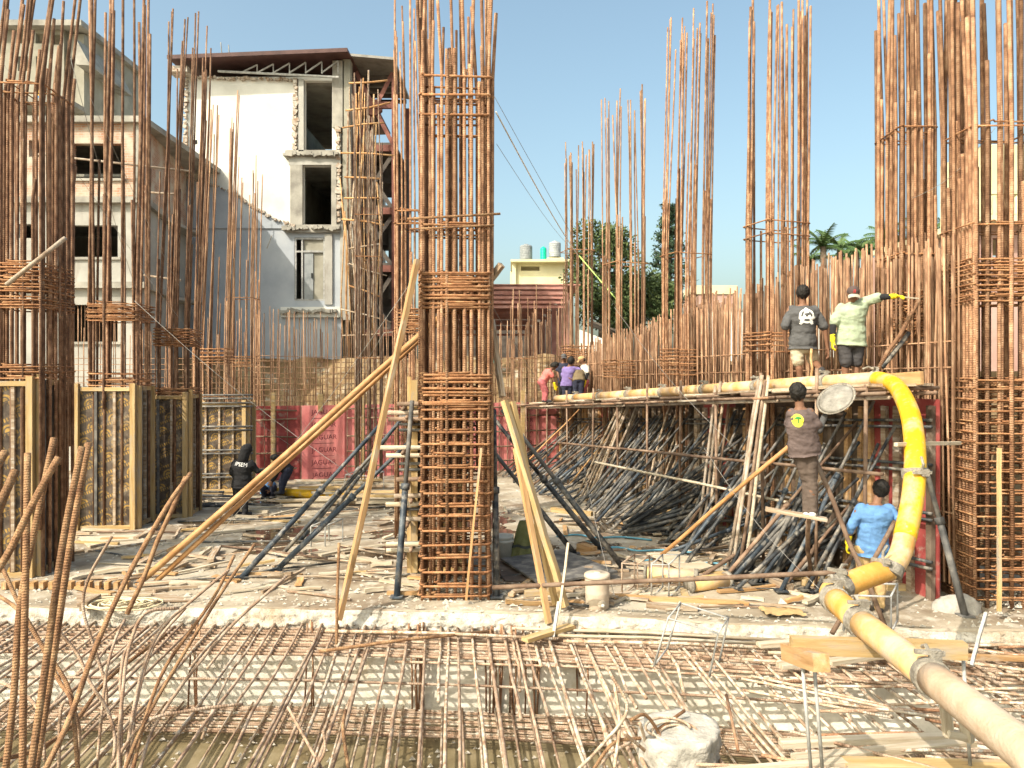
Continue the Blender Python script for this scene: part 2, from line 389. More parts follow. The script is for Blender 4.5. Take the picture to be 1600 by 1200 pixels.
def brick_mat():
    m = bpy.data.materials.new('brickwork'); m.use_nodes = True; t = m.node_tree; N = t.nodes; L = t.links; bs = N['Principled BSDF']; bs.inputs['Roughness'].default_value = .92
    tc = N.new('ShaderNodeTexCoord'); sp = N.new('ShaderNodeSeparateXYZ'); L.new(tc.outputs['Object'], sp.inputs[0])
    a = N.new('ShaderNodeMath'); L.new(sp.outputs[0], a.inputs[0]); L.new(sp.outputs[1], a.inputs[1])
    cb = N.new('ShaderNodeCombineXYZ'); L.new(a.outputs[0], cb.inputs[0]); L.new(sp.outputs[2], cb.inputs[1])
    br = N.new('ShaderNodeTexBrick'); L.new(cb.outputs[0], br.inputs['Vector']); br.inputs['Scale'].default_value = 1
    br.inputs['Brick Width'].default_value = .24; br.inputs['Row Height'].default_value = .078; br.inputs['Mortar Size'].default_value = .009
    br.inputs['Color1'].default_value = (.36, .17, .10, 1); br.inputs['Color2'].default_value = (.46, .27, .18, 1); br.inputs['Mortar'].default_value = (.42, .38, .32, 1)
    nz = N.new('ShaderNodeTexNoise'); nz.inputs['Scale'].default_value = 1.6; nz.inputs['Detail'].default_value = 6; L.new(tc.outputs['Object'], nz.inputs['Vector'])
    mr = N.new('ShaderNodeMapRange'); mr.inputs['From Min'].default_value = .45; mr.inputs['From Max'].default_value = .62; L.new(nz.outputs[0], mr.inputs['Value'])
    mx = N.new('ShaderNodeMix'); mx.data_type = 'RGBA'; L.new(mr.outputs[0], mx.inputs['Factor']); L.new(br.outputs['Color'], mx.inputs['A']); mx.inputs['B'].default_value = (.50, .44, .36, 1)
    L.new(mx.outputs['Result'], bs.inputs['Base Color'])
    bp = N.new('ShaderNodeBump'); bp.inputs['Strength'].default_value = .6; bp.inputs['Distance'].default_value = .02; L.new(br.outputs['Fac'], bp.inputs['Height']); bp.invert = True; L.new(bp.outputs[0], bs.inputs['Normal'])
    MT['brick'] = m
brick_mat()
def print_ply():
    """dark film-faced plywood printed with slanting rows of ochre marks"""
    m = bpy.data.materials.new('printed_plywood'); m.use_nodes = True; t = m.node_tree; N = t.nodes; L = t.links; bs = N['Principled BSDF']; bs.inputs['Roughness'].default_value = .5
    def mth(op, a, b_=None, c=None):
        n = N.new('ShaderNodeMath'); n.operation = op
        for i, q in enumerate((a, b_, c)):
            if q is None: continue
            if isinstance(q, (int, float)): n.inputs[i].default_value = q
            else: L.new(q, n.inputs[i])
        return n.outputs[0]
    tc = N.new('ShaderNodeTexCoord'); oi = N.new('ShaderNodeObjectInfo'); sh_ = N.new('ShaderNodeVectorMath'); sh_.operation = 'ADD'; L.new(tc.outputs['Object'], sh_.inputs[0]); L.new(mth('MULTIPLY', oi.outputs['Random'], 13.7), sh_.inputs[1])
    mp = N.new('ShaderNodeMapping'); mp.inputs['Rotation'].default_value = (0, math.radians(22), 0); L.new(sh_.outputs[0], mp.inputs['Vector'])
    nz = N.new('ShaderNodeTexNoise'); nz.inputs['Scale'].default_value = 6; nz.inputs['Detail'].default_value = 7; nz.inputs['Roughness'].default_value = .65; L.new(sh_.outputs[0], nz.inputs['Vector'])
    n3 = N.new('ShaderNodeTexNoise'); n3.inputs['Scale'].default_value = 2.2; n3.inputs['Detail'].default_value = 8; n3.inputs['Roughness'].default_value = .7; L.new(sh_.outputs[0], n3.inputs['Vector'])
    sp = N.new('ShaderNodeSeparateXYZ'); L.new(mp.outputs[0], sp.inputs[0])
    u = mth('DIVIDE', sp.outputs[0], .42); v = mth('DIVIDE', sp.outputs[2], .22)
    row = mth('FLOOR', v); u2 = mth('ADD', u, mth('MULTIPLY', row, .37))
    fu = mth('SUBTRACT', mth('FRACT', u2), .5); fv = mth('SUBTRACT', mth('FRACT', v), .42)
    r2 = mth('SQRT', mth('ADD', mth('POWER', mth('MULTIPLY', fu, 1.7), 2), mth('POWER', fv, 2)))
    disc = mth('MULTIPLY', mth('LESS_THAN', r2, .46), mth('GREATER_THAN', fv, -.02))
    ring = mth('MULTIPLY', disc, mth('GREATER_THAN', mth('ABSOLUTE', mth('SUBTRACT', r2, .27)), .05))
    letters = mth('MULTIPLY', mth('MULTIPLY', mth('LESS_THAN', fv, -.10), mth('GREATER_THAN', fv, -.36)), mth('GREATER_THAN', mth('SINE', mth('MULTIPLY', u2, 58)), -.2))
    ink = mth('MAXIMUM', ring, letters)
    wear = N.new('ShaderNodeMapRange'); wear.inputs['From Min'].default_value = .38; wear.inputs['From Max'].default_value = .58; L.new(nz.outputs[0], wear.inputs['Value'])
    ink = mth('MULTIPLY', ink, wear.outputs[0])
    cr = N.new('ShaderNodeValToRGB'); cr.color_ramp.elements[0].color = (.035, .022, .016, 1); cr.color_ramp.elements[1].color = (.16, .125, .095, 1); cr.color_ramp.elements[0].position = .35; cr.color_ramp.elements[1].position = .75
    L.new(nz.outputs[0], cr.inputs[0])
    mx = N.new('ShaderNodeMix'); mx.data_type = 'RGBA'; L.new(ink, mx.inputs['Factor']); L.new(cr.outputs[0], mx.inputs['A']); mx.inputs['B'].default_value = (.42, .25, .055, 1)
    sm = N.new('ShaderNodeMapRange'); sm.inputs['From Min'].default_value = .54; sm.inputs['From Max'].default_value = .72; L.new(n3.outputs[0], sm.inputs['Value'])
    m2 = N.new('ShaderNodeMix'); m2.data_type = 'RGBA'; L.new(sm.outputs[0], m2.inputs['Factor']); L.new(mx.outputs['Result'], m2.inputs['A']); m2.inputs['B'].default_value = (.30, .26, .21, 1)
    L.new(m2.outputs['Result'], bs.inputs['Base Color']); MT['print_ply'] = m
print_ply()
# ================================================================== the setting
EDGE = [(-1400, 10.25), (0, 10.12), (450, 10.05), (900, 9.78), (1150, 9.45), (1350, 9.22), (3000, 8.9)]
def edge_d(x):
    for (x0, d0), (x1, d1) in zip(EDGE, EDGE[1:]):
        if x <= x1 or x1 == 3000: return d0 + (d1 - d0) * (x - x0) / (x1 - x0)
def edge_at(X):                                  # depth of the slab edge at a sideways position
    d = 9.8
    for _ in range(4): d = edge_d(CX + X * F / d)
    return d
def nz3(p, s): return noise.fractal(Vector(p) * s, 1.0, 2.0, 4)
def slab_fn(u, v):
    X = -19 + 38 * u; d0 = edge_at(X); vv = v ** 1.6; Y = d0 + (27.5 - d0) * vv
    return (X, Y, (0.020 * nz3((X, Y, 0), .8) + .010 * nz3((X, Y, 3), 3) + .006) if v > 0 else .02 * nz3((X, 9, 0), 2.5) - .012)
tag(ob('concrete_slab', B().grid(slab_fn, 300, 170), 'concrete', smooth=True), kind='structure')
def lip_fn(u, v):
    X = -19 + 38 * u; d0 = edge_at(X)
    z = .02 * nz3((X, 9, 0), 2.5) - .013 - .25 * v
    bulge = .05 * math.sin(v * math.pi) + .06 * nz3((X, z * 2, 7), 3.0) * min(1, v * 5) + .10 * v + .035 * nz3((X, z, 1), 9) * min(1, v * 5) + .022 * nz3((X, z, 5), 28) * min(1, v * 6)
    return (X, d0 - bulge, z + .02 * nz3((X, 0, 4), 4) * v)
tag(ob('slab_edge', B().grid(lip_fn, 1500, 18), 'concrete_edge', smooth=True), kind='structure')
TZ = -1.32
def wall_fn(u, v):
    X = -19 + 38 * u; d0 = edge_at(X) - .02
    z = -.2 + (TZ - .1 + .2) * v
    slope = .55 * max(0.0, min(1.0, (X - 2.2) / 2.5)) * v * 1.2
    return (X, d0 - .14 * v - slope - .035 * nz3((X, 0, z), 2.2) - .014 * nz3((X, 5, z), 11), z)
tag(ob('trench_wall', B().grid(wall_fn, 560, 26), 'shotcrete', smooth=True), kind='structure')
tag(ob('trench_floor', B().grid(lambda u, v: (-19 + 38 * u, 2.5 + 7.9 * v, TZ + .02 * nz3((u * 38, v * 7.9, 0), .8)), 90, 30), 'trench_floor', smooth=True), kind='structure')
b = B(); b.box((0, -2.2, -.75), (38, 9.3, 1.5)); tag(ob('near_slab', b, 'concrete'), kind='structure')
# earth bank behind the site, and the town's ground on top of it
def bank_fn(u, v):
    X = -30 + 62 * u
    d0 = 27.2 + .3 * math.sin(X * .6) + (1.6 if X > 2 else 0)
    z = -.3 + 3.9 * v; z += .25 * nz3((X, 2, 0), .5) * v
    return (X, d0 + 1.6 * v ** 1.3 - .35 * nz3((X, 0, z), 1.0) - .15 * nz3((X, 4, z), 3), z)
tag(ob('earth_bank', B().grid(bank_fn, 300, 40), 'earth', smooth=True), kind='structure')
b = B(); b.v = [Vector(p) for p in ((-900, 29.2, 3.35), (900, 29.2, 3.35), (900, 1500, 3.35), (-900, 1500, 3.35))]; b.f = [(0, 1, 2, 3)]
tag(ob('town_ground', b, 'mud'), kind='structure')
b = B(); b.v = [Vector(p) for p in ((-900, -900, -1.6), (900, -900, -1.6), (900, 60, -1.6), (-900, 60, -1.6))]; b.f = [(0, 1, 2, 3)]
tag(ob('subsoil', b, 'mud'), kind='structure')
def right_bank(u, v):
    Y = 4 + 26 * u; wx = 5.67 - .292 * (Y - 10.6)
    z = -.2 + 3.3 * v
    return (wx + 2.2 + 1.5 * v - .2 * nz3((0, Y, z), 1.0), Y, z)
tag(ob('side_bank', B().grid(right_bank, 90, 16), 'earth', smooth=True), kind='structure')
# puddles and wet mud lying on the slab
def blob(name, c, rx, ry, z, mat_, seed, rot=0.0):
    b = B(); n = 72; k = 6; b.v.append(Vector((0, 0, 0)))
    for i in range(n):
        a = 2 * math.pi * i / n
        r = 1 + .45 * noise.noise(Vector((math.cos(a) * 1.6, math.sin(a) * 1.6, seed))) + .2 * noise.noise(Vector((math.cos(a) * 5, math.sin(a) * 5, seed)))
        x, y = rx * r * math.cos(a), ry * r * math.sin(a)
        b.v.append(Vector((x * math.cos(rot) - y * math.sin(rot), x * math.sin(rot) + y * math.cos(rot), 0)))
    for i in range(n): b.f.append((0, 1 + i, 1 + (i + 1) % n))
    return tag(ob(name, b, mat_, None, (c[0], c[1], z)), kind='structure')
for c_, rx, ry, sd in ((G(560, 835), 2.2, 2.1, 1), (G(290, 812), 2.3, 1.3, 4), (G(930, 835), 1.9, 1.6, 9), (G(700, 812), 1.6, 1.2, 5), (G(420, 775), 2.4, 1.2, 6)):
    blob('puddle', c_, rx, ry, .0045, 'water', sd)
# ================================================================== buildings
def panel_mesh(u0, u1, v0, v1, th, holes=()):
    """wall in the local XZ plane, front at y=0, thickness th towards +y, with rectangular openings and their reveals"""
    us = sorted({u0, u1, *[h[0] for h in holes], *[h[1] for h in holes]}); vs = sorted({v0, v1, *[h[2] for h in holes], *[h[3] for h in holes]})
    b = B()
    def q(*p): n = len(b.v); b.v.extend(Vector(x) for x in p); b.f.append((n, n + 1, n + 2, n + 3))
    for i in range(len(us) - 1):
        for j in range(len(vs) - 1):
            a, c, e, g = us[i], us[i + 1], vs[j], vs[j + 1]; mu, mv = (a + c) / 2, (e + g) / 2
            if any(h[0] < mu < h[1] and h[2] < mv < h[3] for h in holes): continue
            q((a, 0, e), (c, 0, e), (c, 0, g), (a, 0, g)); q((a, th, g), (c, th, g), (c, th, e), (a, th, e))
    def ring(a, c, e, g, o):
        for p1, p2 in (((a, e), (c, e)), ((c, e), (c, g)), ((c, g), (a, g)), ((a, g), (a, e))):
            f = ((p1[0], 0, p1[1]), (p1[0], th, p1[1]), (p2[0], th, p2[1]), (p2[0], 0, p2[1]))
            q(*(f if not o else f[::-1]))
    ring(u0, u1, v0, v1, True)
    for h in holes: ring(h[0], h[1], h[2], h[3], False)
    return b
# ---- half-finished brick and plaster block on the left: front at depth 24.2, its side wall runs back to the white block
D1 = 24.2
def L1(x, y): p = P(x, y, D1); return p.x, p.z
t = thing('apartment_block', 'unfinished apartment block, brick top storey over plastered storeys with empty window openings', 'building', (0, D1, 0))
def rect(x0, x1, y0, y1, f=L1):
    a, zt = f(x0, y0); c, zb = f(x1, y1); return (a, c, zb, zt)
xl = L1(-120, 0)[0]; xr = L1(221, 0)[0]
z_t = L1(0, 192)[1]; z_a = L1(0, 318)[1]; z_b = L1(0, 450)[1]
hb = [rect(112, 191, 224, 279), rect(45, 70, 219, 245), rect(-70, 0, 222, 262)]
hm = [rect(107, 184, 352, 402), rect(30, 52, 350, 372), rect(-70, -10, 350, 402)]
hl = [rect(104, 184, 476, 534), rect(80, 100, 456, 469), rect(-70, 0, 470, 534)]
ob('brick_wall', panel_mesh(xl, xr, z_a + .18, z_t, .25, hb), 'brick', t)
ob('plaster_wall', panel_mesh(xl, xr, z_b + .16, z_a, .25, hm), 'plaster_grey', t)
ob('plaster_wall', panel_mesh(xl, xr, -.5, z_b, .25, hl), 'plaster_grey', t)
for z in (z_t + .07, z_a + .09, z_b + .08):
    b = B(); b.box(((xl + xr) / 2, .1 if z < z_t else 3.0, z), (xr - xl + .35, .6 if z < z_t else 6.4, .19)); ob('floor_slab', b, 'concrete_old', t)
for hs in (hb, hm, hl):
    for k, h in enumerate(hs):
        u0, u1, v0, v1 = h; b = B(); w = .06
        if (u1 - u0) < .8: continue
        b.box(((u0 + u1) / 2, .03, v0 - .04), (u1 - u0 + .24, .2, .08)); ob('window_sill', b, 'concrete_old', t)
        if hs is hl and k == 0:
            for i in range(14):
                x = u0 + (u1 - u0) * (i + .5) / 14; b = B(); b.box((x, .12, (v0 + v1) / 2), (.02, .02, v1 - v0 - .01)); ob('window_bar', b, 'rust_far', t)
for x in (xr - .11, L1(100, 0)[0], xl + .2):
    b = B(); b.box((x, -.012, (z_t + z_a) / 2 + .08), (.22, .05, z_t - z_a - .22)); ob('corner_post', b, 'concrete_old', t)
# side wall, running back
pA = Vector((xr + .012, 0, 0)); pB = Vector(((291 - CX) * 30.0 / F, 30.0 - D1, 0)); ang = math.atan2((pB - pA).y, (pB - pA).x); Ls = (pB - pA).length
for (v0, v1, m_) in ((z_a + .18, z_t, 'brick'), (z_b + .16, z_a, 'plaster_grey'), (-.5, z_b, 'plaster_grey')):
    ob('side_wall', panel_mesh(0, Ls, v0, v1, .25), m_, t, pA, (0, 0, ang))
for z in (z_a + .09, z_b + .08):
    b = B(); b.box((Ls / 2, -.02, z), (Ls, .3, .19)); ob('floor_slab', b, 'concrete_old', t, pA, (0, 0, ang))
for z in (z_a, z_b):
    b = B(); b.box(((xl + xr) / 2, 3.2, z), (xr - xl - .6, 5.0, .1)); ob('floor_deck', b, 'concrete_old', t)
b = B(); b.box(((xl + xr) / 2, 6.2, z_t / 2), (xr - xl - .5, .2, z_t - .3)); ob('back_wall', b, 'plaster_olive', t)
b = B(); b.box((xl + .1, 3.2, z_t / 2), (.2, 5.9, z_t - .3)); ob('side_wall', b, 'plaster_grey', t)
for i in range(18):                            # starter bars on the roof
    x = U(xl + .2, xr + .0); y = U(.3, 5.5); tube_o('starter_bar', [(x, y, z_t + .1), (x + U(-.06, .06), y, z_t + U(.5, 1.5))], .016, 'rust_far', None, 5).parent = t
for (xa, ya, xb, yb) in ((60, 241, 300, 268), (224, 300, 282, 304), (225, 430, 283, 438)):
    a = P(xa, ya, D1 - .35) - Vector((0, D1, 0)); c = P(xb, yb, D1 - .35) - Vector((0, D1, 0)); tube_o('scaffold_pole', [a, c], .035, 'pipe_pale', None, 6).parent = t
# ---- grey tower behind it
D0 = 30.5
def L0(x, y): p = P(x, y, D0); return p.x, p.z
t = thing('grey_tower', 'grey cement rendered top storeys with a projecting roof slab behind the brick block', 'building', (0, D0, 0))
xl0 = L0(-60, 0)[0]; xr0 = L0(127, 0)[0]
f0 = lambda x0, x1, y0, y1: rect(x0, x1, y0, y1, L0)
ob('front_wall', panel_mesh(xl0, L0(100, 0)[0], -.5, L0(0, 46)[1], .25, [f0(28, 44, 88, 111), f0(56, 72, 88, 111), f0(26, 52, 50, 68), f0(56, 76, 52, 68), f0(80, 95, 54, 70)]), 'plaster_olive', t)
b = B(); b.box(((L0(100, 0)[0] + xr0) / 2, .3, L0(0, 46)[1] / 2 - .1), (xr0 - L0(100, 0)[0], .2, L0(0, 46)[1])); ob('side_wall', b, 'plaster_olive', t)
b = B(); b.box((xr0 - .13, 2.6, L0(0, 46)[1] / 2), (.25, 4.4, L0(0, 46)[1])); ob('side_wall', b, 'plaster_olive', t)
b = B(); b.box((xl0 + 2, 5, 6), (xr0 - xl0, .3, 12)); ob('back_wall', b, 'plaster_olive', t)
b = B(); b.box(((xl0 + xr0) / 2 + .02, 2.2, L0(0, 42)[1]), (xr0 - xl0 + .4, 5.2, .22)); ob('roof_slab', b, 'concrete_old', t)
b = B(); n0 = L0(127, 70); n1 = L0(148, 105)
b.v = [Vector(p) for p in ((n0[0], -.4, n0[1] + .1), (n1[0], -.4, n1[1]), (n1[0], 3, n1[1]), (n0[0], 3, n0[1] + .1), (n0[0], -.4, n1[1] - .05), (n0[0], 3, n1[1] - .05), (n1[0], -.4, n1[1] - .08), (n1[0], 3, n1[1] - .08))]
b.f = [(0, 1, 2, 3), (4, 5, 7, 6), (0, 4, 6, 1), (3, 2, 7, 5), (1, 6, 7, 2)]; ob('eave', b, 'concrete_old', t)
b = B(); b.box((L0(50, 0)[0], -.5, L0(0, 172)[1]), (4.2, 1.2, .18)); ob('balcony_slab', b, 'concrete_old', t)
b = B(); b.box((L0(77, 0)[0], -.6, L0(0, 149)[1]), (.24, .24, .55)); o = ob('yellow_drum', b, 'yellow_paint', t)
b = B(); b.box((L0(77, 0)[0], -.6, L0(0, 161)[1] - .03), (.36, .3, .12)); ob('blue_crate', b, 'c_blue', t)
# ---- tall white block, cut open, with its stair bays
D2 = 30.3
def L2(x, y): p = P(x, y, D2); return p.x, p.z
f2 = lambda x0, x1, y0, y1: rect(x0, x1, y0, y1, L2)
t = thing('white_block', 'tall white block with its side torn away, empty stair bays, grey lower wall', 'building', (0, D2, 0))
X0, X1 = L2(290, 0)[0], L2(533, 0)[0]
bays = [f2(476, 519, 126, 238), f2(474, 520, 259, 352), f2(460, 508, 371, 470)]
zr = L2(0, 120)[1]; zc = L2(0, 355)[1]
# upper white wall stops at a broken line; the grey lower wall stands 6 cm proud of it
ob('upper_wall', panel_mesh(X0, X1, L2(0, 356)[1], zr, .25, bays[:2]), 'plaster_white', t)
ob('lower_wall', panel_mesh(X0, X1, -.5, L2(0, 356)[1] - .002, .25, bays[2:]), 'plaster_blue', t)
pts = [(290, 279), (322, 284), (350, 296), (372, 306), (392, 322), (412, 332), (432, 344), (458, 352), (461, 358)]
b = B()
for k in range(len(pts) - 1):
    (xa, ya), (xb, yb) = pts[k], pts[k + 1]; a = L2(xa, ya); c = L2(xb, yb); zb = L2(0, 356)[1] - .03; n = len(b.v)
    b.v += [Vector((a[0], -.06, zb)), Vector((c[0], -.06, zb)), Vector((c[0], -.06, c[1])), Vector((a[0], -.06, a[1])), Vector((a[0], -.003, a[1])), Vector((c[0], -.003, c[1]))]
    b.f += [(n, n + 1, n + 2, n + 3), (n + 3, n + 2, n + 5, n + 4)]
ob('lower_render', b, 'plaster_blue', t)
def ragged(pp, w, name, m_='rubble_edge', y=-.05, dep=.22):
    """broken masonry edge: a chain of uneven lumps"""
    b = B()
    for (xa, ya), (xb, yb) in zip(pp, pp[1:]):
        L_ = math.hypot(xb - xa, yb - ya); k = max(2, int(L_ / 5))
        for i in range(k):
            u = (i + R() * .5) / k; c = L2(xa + (xb - xa) * u, ya + (yb - ya) * u); s = w * U(.4, .95)
            b.box((c[0] + U(-.03, .03), y + U(-.03, .03), c[1] + U(-.03, .03)), (s * U(.8, 1.6), dep, s * U(.6, 1.1)), Matrix.Rotation(U(-.5, .5), 3, 'Y'))
    return tag(ob(name, b, m_, t), kind='stuff')
ragged(pts, .13, 'broken_edge')
ragged([(292, 122), (291, 200), (290, 275)], .16, 'broken_brick_edge', 'rubble_edge')
ragged([(463, 128), (462, 235)], .20, 'broken_brick_edge', 'rubble_edge')
ragged([(529, 200), (531, 300), (530, 352)], .20, 'broken_brick_edge', 'rubble_edge')
ragged([(300, 122), (470, 126)], .14, 'broken_edge', 'rubble_edge')
ragged([(448, 244), (532, 243)], .22, 'broken_slab', 'concrete_old', -.12, .4)
ragged([(446, 358), (534, 358)], .18, 'broken_slab', 'concrete_old', -.1, .36)
ragged([(440, 488), (528, 486)], .20, 'broken_slab', 'concrete_old', -.12, .4)
for (x0, x1, y0, y1, m_) in ((468, 476, 126, 238, 'plaster_grey'), (455, 474, 259, 352, 'concrete_old'), (519, 527, 259, 352, 'concrete_old'), (440, 533, 480, 496, 'plaster_white'), (449, 533, 236, 250, 'concrete_old'), (453, 533, 250, 259, 'plaster_grey'), (448, 533, 352, 364, 'concrete_old')):
    a, c, e, g = f2(x0, x1, y0, y1); b = B(); b.box(((a + c) / 2, -.07, (e + g) / 2), (c - a, .16, g - e)); ob('concrete_trim', b, m_, t)
for (x0, x1, y0, y1, m_) in ((520, 538, 96, 200, 'concrete_old'), (536, 548, 94, 360, 'plaster_olive'), (508, 520, 366, 476, 'plaster_grey'), (532, 556, 345, 500, 'plaster_grey')):
    a, c, e, g = f2(x0, x1, y0, y1); b = B(); b.box(((a + c) / 2, .12, (e + g) / 2), (c - a - .006, .42, g - e)); ob('pier', b, m_, t)
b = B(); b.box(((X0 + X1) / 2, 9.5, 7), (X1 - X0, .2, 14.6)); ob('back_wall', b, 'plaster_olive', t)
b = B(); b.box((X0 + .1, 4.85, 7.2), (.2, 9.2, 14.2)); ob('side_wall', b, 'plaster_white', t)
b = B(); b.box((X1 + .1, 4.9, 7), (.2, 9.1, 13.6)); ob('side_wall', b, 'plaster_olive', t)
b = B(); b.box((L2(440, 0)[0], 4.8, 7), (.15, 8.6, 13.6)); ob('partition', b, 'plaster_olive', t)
for y in (122, 245, 358, 484):
    b = B(); b.box(((X0 + X1) / 2, 4.9, L2(0, y)[1]), (X1 - X0 - .5, 9.0, .2)); ob('floor_slab', b, 'concrete_old', t)
# roof, truss and parapet
a = L2(276, 104); c = L2(550, 93); b = B(); rz_ = math.atan2(c[1] - a[1], c[0] - a[0])
b.beam((a[0], 4.4, a[1] + .05), (c[0], 4.4, c[1] + .05), 10.4, .09); ob('sheet_roof', b, 'roof_sheet', t)
b = B(); b.beam((a[0], -.83, a[1] + .03), (c[0], -.83, c[1] + .03), .06, .15); ob('roof_edge', b, 'roof_sheet', t)
tr = ob('roof_truss', B().beam((L2(345, 0)[0], -.3, L2(0, 116)[1]), (L2(532, 0)[0], -.3, L2(0, 125)[1]), .07, .07), 'steel_white', t)
for k in range(6):
    xa = 380 + 25 * k; p0 = L2(xa, 119); p1 = L2(xa + 26, 106 - k * 1.2); p2 = L2(xa + 26, 120)
    ob('truss_web', B().beam((p0[0], -.3, p0[1]), (p1[0], -.3, p1[1]), .05, .05), 'steel_white', tr); ob('truss_web', B().beam((p1[0], -.31, p1[1]), (p2[0], -.31, p2[1]), .04, .04), 'steel_white', tr)
b = B(); q0 = L2(290, 117); b.box((q0[0] - .05, -.3, q0[1]), (.75, .7, .22)); ob('roof_corbel', b, 'rubble_edge', t)
# the door and window of the lowest bay
u0, u1, v0, v1 = bays[2]
fr = B()
for x in (u0 + .04, u0 + .30, u1 - .04): fr.box((x, .05, (v0 + v1) / 2), (.07, .07, v1 - v0))
for z in (v0 + .04, v1 - .55, v1 - .04): fr.box(((u0 + u1) / 2, .05, z), (u1 - u0, .062, .07))
dr = ob('door', fr, 'steel_white', t)
b = B(); b.box(((u0 + .33 + u1) / 2, .12, (v0 + v1) / 2), (u1 - u0 - .36, .03, v1 - v0 - .04)); ob('glazing', b, 'plaster_olive', dr)
b = B(); b.box((u0 + .55, .08, v0 + 1.0), (.35, .04, 2.0)); ob('door_leaf', b, 'tank', dr)
b = B(); b.box((u0 + .68, .04, v0 + 1.0), (.05, .05, .2)); ob('handle', b, 'dark_gap', dr)
# small pipes and a hole on the white wall
c = L2(305, 222); b = B(); b.box((c[0], -.003, c[1]), (.16, .02, .16)); ob('vent_hole', b, 'dark_gap', t)
for (xa, ya, xb, yb) in ((417, 388, 425, 368), (345, 66, 348, 98), (357, 70, 359, 97)):
    p = P(xa, ya, D2 - .4) - Vector((0, D2, 0)); q = P(xb, yb, D2 - .1) - Vector((0, D2, 0)); tube_o('stub_pipe', [p, q], .02, 'concrete_old', None, 5).parent = t
# ---- steel frame bay beside it
D3 = 31.0
def L3(x, y): p = P(x, y, D3); return p.x, p.z
t = thing('steel_building', 'open red steel frame with gusseted cross bracing and dark floors beside the white block', 'building', (0, D3, 0))
xa, xb = L3(552, 0)[0], L3(617, 0)[0]
for (x, y) in ((xa, 0), (xb, 0), (xa, 3.6), (xb, 3.6)):
    b = B(); b.box((x, y, 7.3), (.22, .26, 15.2)); ob('steel_column', b, 'steel_maroon', t)
lev = [L3(0, y)[1] for y in (232, 330, 420, 520)]
for i, z in enumerate([L3(0, 165)[1]] + lev):
    b = B(); b.box(((xa + xb) / 2, -.02, z), (xb - xa - .22, .14, .26)); ob('steel_beam', b, 'steel_maroon', t)
    if i: b = B(); b.box(((xa + xb) / 2, 1.9, z + .19), (xb - xa, 3.8, .1)); ob('floor_deck', b, 'steel_dark', t)
def brace(y0, y1, m_='steel_maroon', gus=True, yy=.02):
    z0, z1 = L3(0, y0)[1], L3(0, y1)[1]; mx_, mz = (xa + xb) / 2, (z0 + z1) / 2
    br = ob('cross_brace', B().beam((xa + .1, yy, z0), (xb - .1, yy, z1), .06, .16), m_, t)
    ob('brace_arm', B().beam((xa + .1, yy + .09, z1), (xb - .1, yy + .09, z0), .06, .16), m_, br)
    if gus:
        b = B()
        for k, y in enumerate((-.08, .14)):
            b.v += [Vector((mx_ + .34 * math.cos(math.radians(22.5 + 45 * i)), yy + y, mz + .34 * math.sin(math.radians(22.5 + 45 * i)))) for i in range(8)]
        b.f = [tuple(range(8)), tuple(range(15, 7, -1))] + [(i, i + 8, (i + 1) % 8 + 8, (i + 1) % 8) for i in range(8)]; ob('gusset_plate', b, m_, br)
ob('rear_shade_wall', panel_mesh(xa - .1, xb + .1, 2, L3(0, 215)[1], .1, [rect(578, 600, 280, 312, L3), rect(570, 590, 372, 404, L3)]), 'steel_dark', t, (0, 3.2, 0)); brace(112, 224); brace(240, 326, 'steel_dark', False); brace(336, 416, 'steel_dark', False); brace(428, 516, 'steel_dark', False)  # dark rear wall added so its colour carries the shade inside the frame
for y0, y1 in ((232, 262), (330, 366), (520, 580)):  # dark sheets added inside the frame, painted in place of interior shade
    b = B(); b.box(((xa + xb) / 2 + .15, 2.6, (L3(0, y0)[1] + L3(0, y1)[1]) / 2), (xb - xa - .1, .1, L3(0, y0)[1] - L3(0, y1)[1])); ob('interior_shade_sheet', b, 'steel_dark', t)
b = B(); b.box((xb - .35, 2.5, L3(0, 400)[1]), (.6, .12, 3.0)); ob('interior_shade_sheet', b, 'steel_dark', t)
b = B(); a = L3(540, 97); c = L3(621, 104); b.beam((a[0], 1.4, a[1]), (c[0], 1.4, c[1]), 4.4, .1); ob('sheet_roof', b, 'roof_grey', t)
for k in range(5):
    b = B(); b.box(((xa + xb) / 2, .6 + k * .7, L3(0, 108)[1] - .12), (xb - xa, .1, .16)); ob('purlin', b, 'steel_dark', t)
t = thing('bamboo_scaffold', 'ragged bundle of tall bamboo poles lashed between the white block and the steel frame', 'scaffold', P(575, 560, 29.0))
for k in range(34):
    x = 548 + random.gauss(0, 1) * 5 + (k % 3) * 17; yt = (U(100, 200) if k % 2 else U(220, 420)) - (20 if k == 4 else 0); a = P(x + U(-8, 8), 590, 29.0 + U(0, .7)); c = P(x + U(-10, 10), yt, 29.0 + U(0, .7))
    tube_o('pole', [a, lerp(a, c, .4) + Vector((U(-.12, .12), 0, 0)), lerp(a, c, .75) + Vector((U(-.15, .15), 0, 0)), c], U(.02, .045), random.choice(('bamboo', 'wood_old', 'rust_grey', 'wood_tan')), t, 5)
for k in range(12):
    y = 130 + 36 * k; a = P(540 + U(-8, 6), y + U(-8, 8), 28.9); c = P(602 + U(-10, 14), y + U(-14, 14), 28.95); tube_o('cross_pole', [a, lerp(a, c, .5) + Vector((0, 0, U(-.05, .05))), c], U(.02, .04), random.choice(('bamboo', 'wood_old')), t, 5)
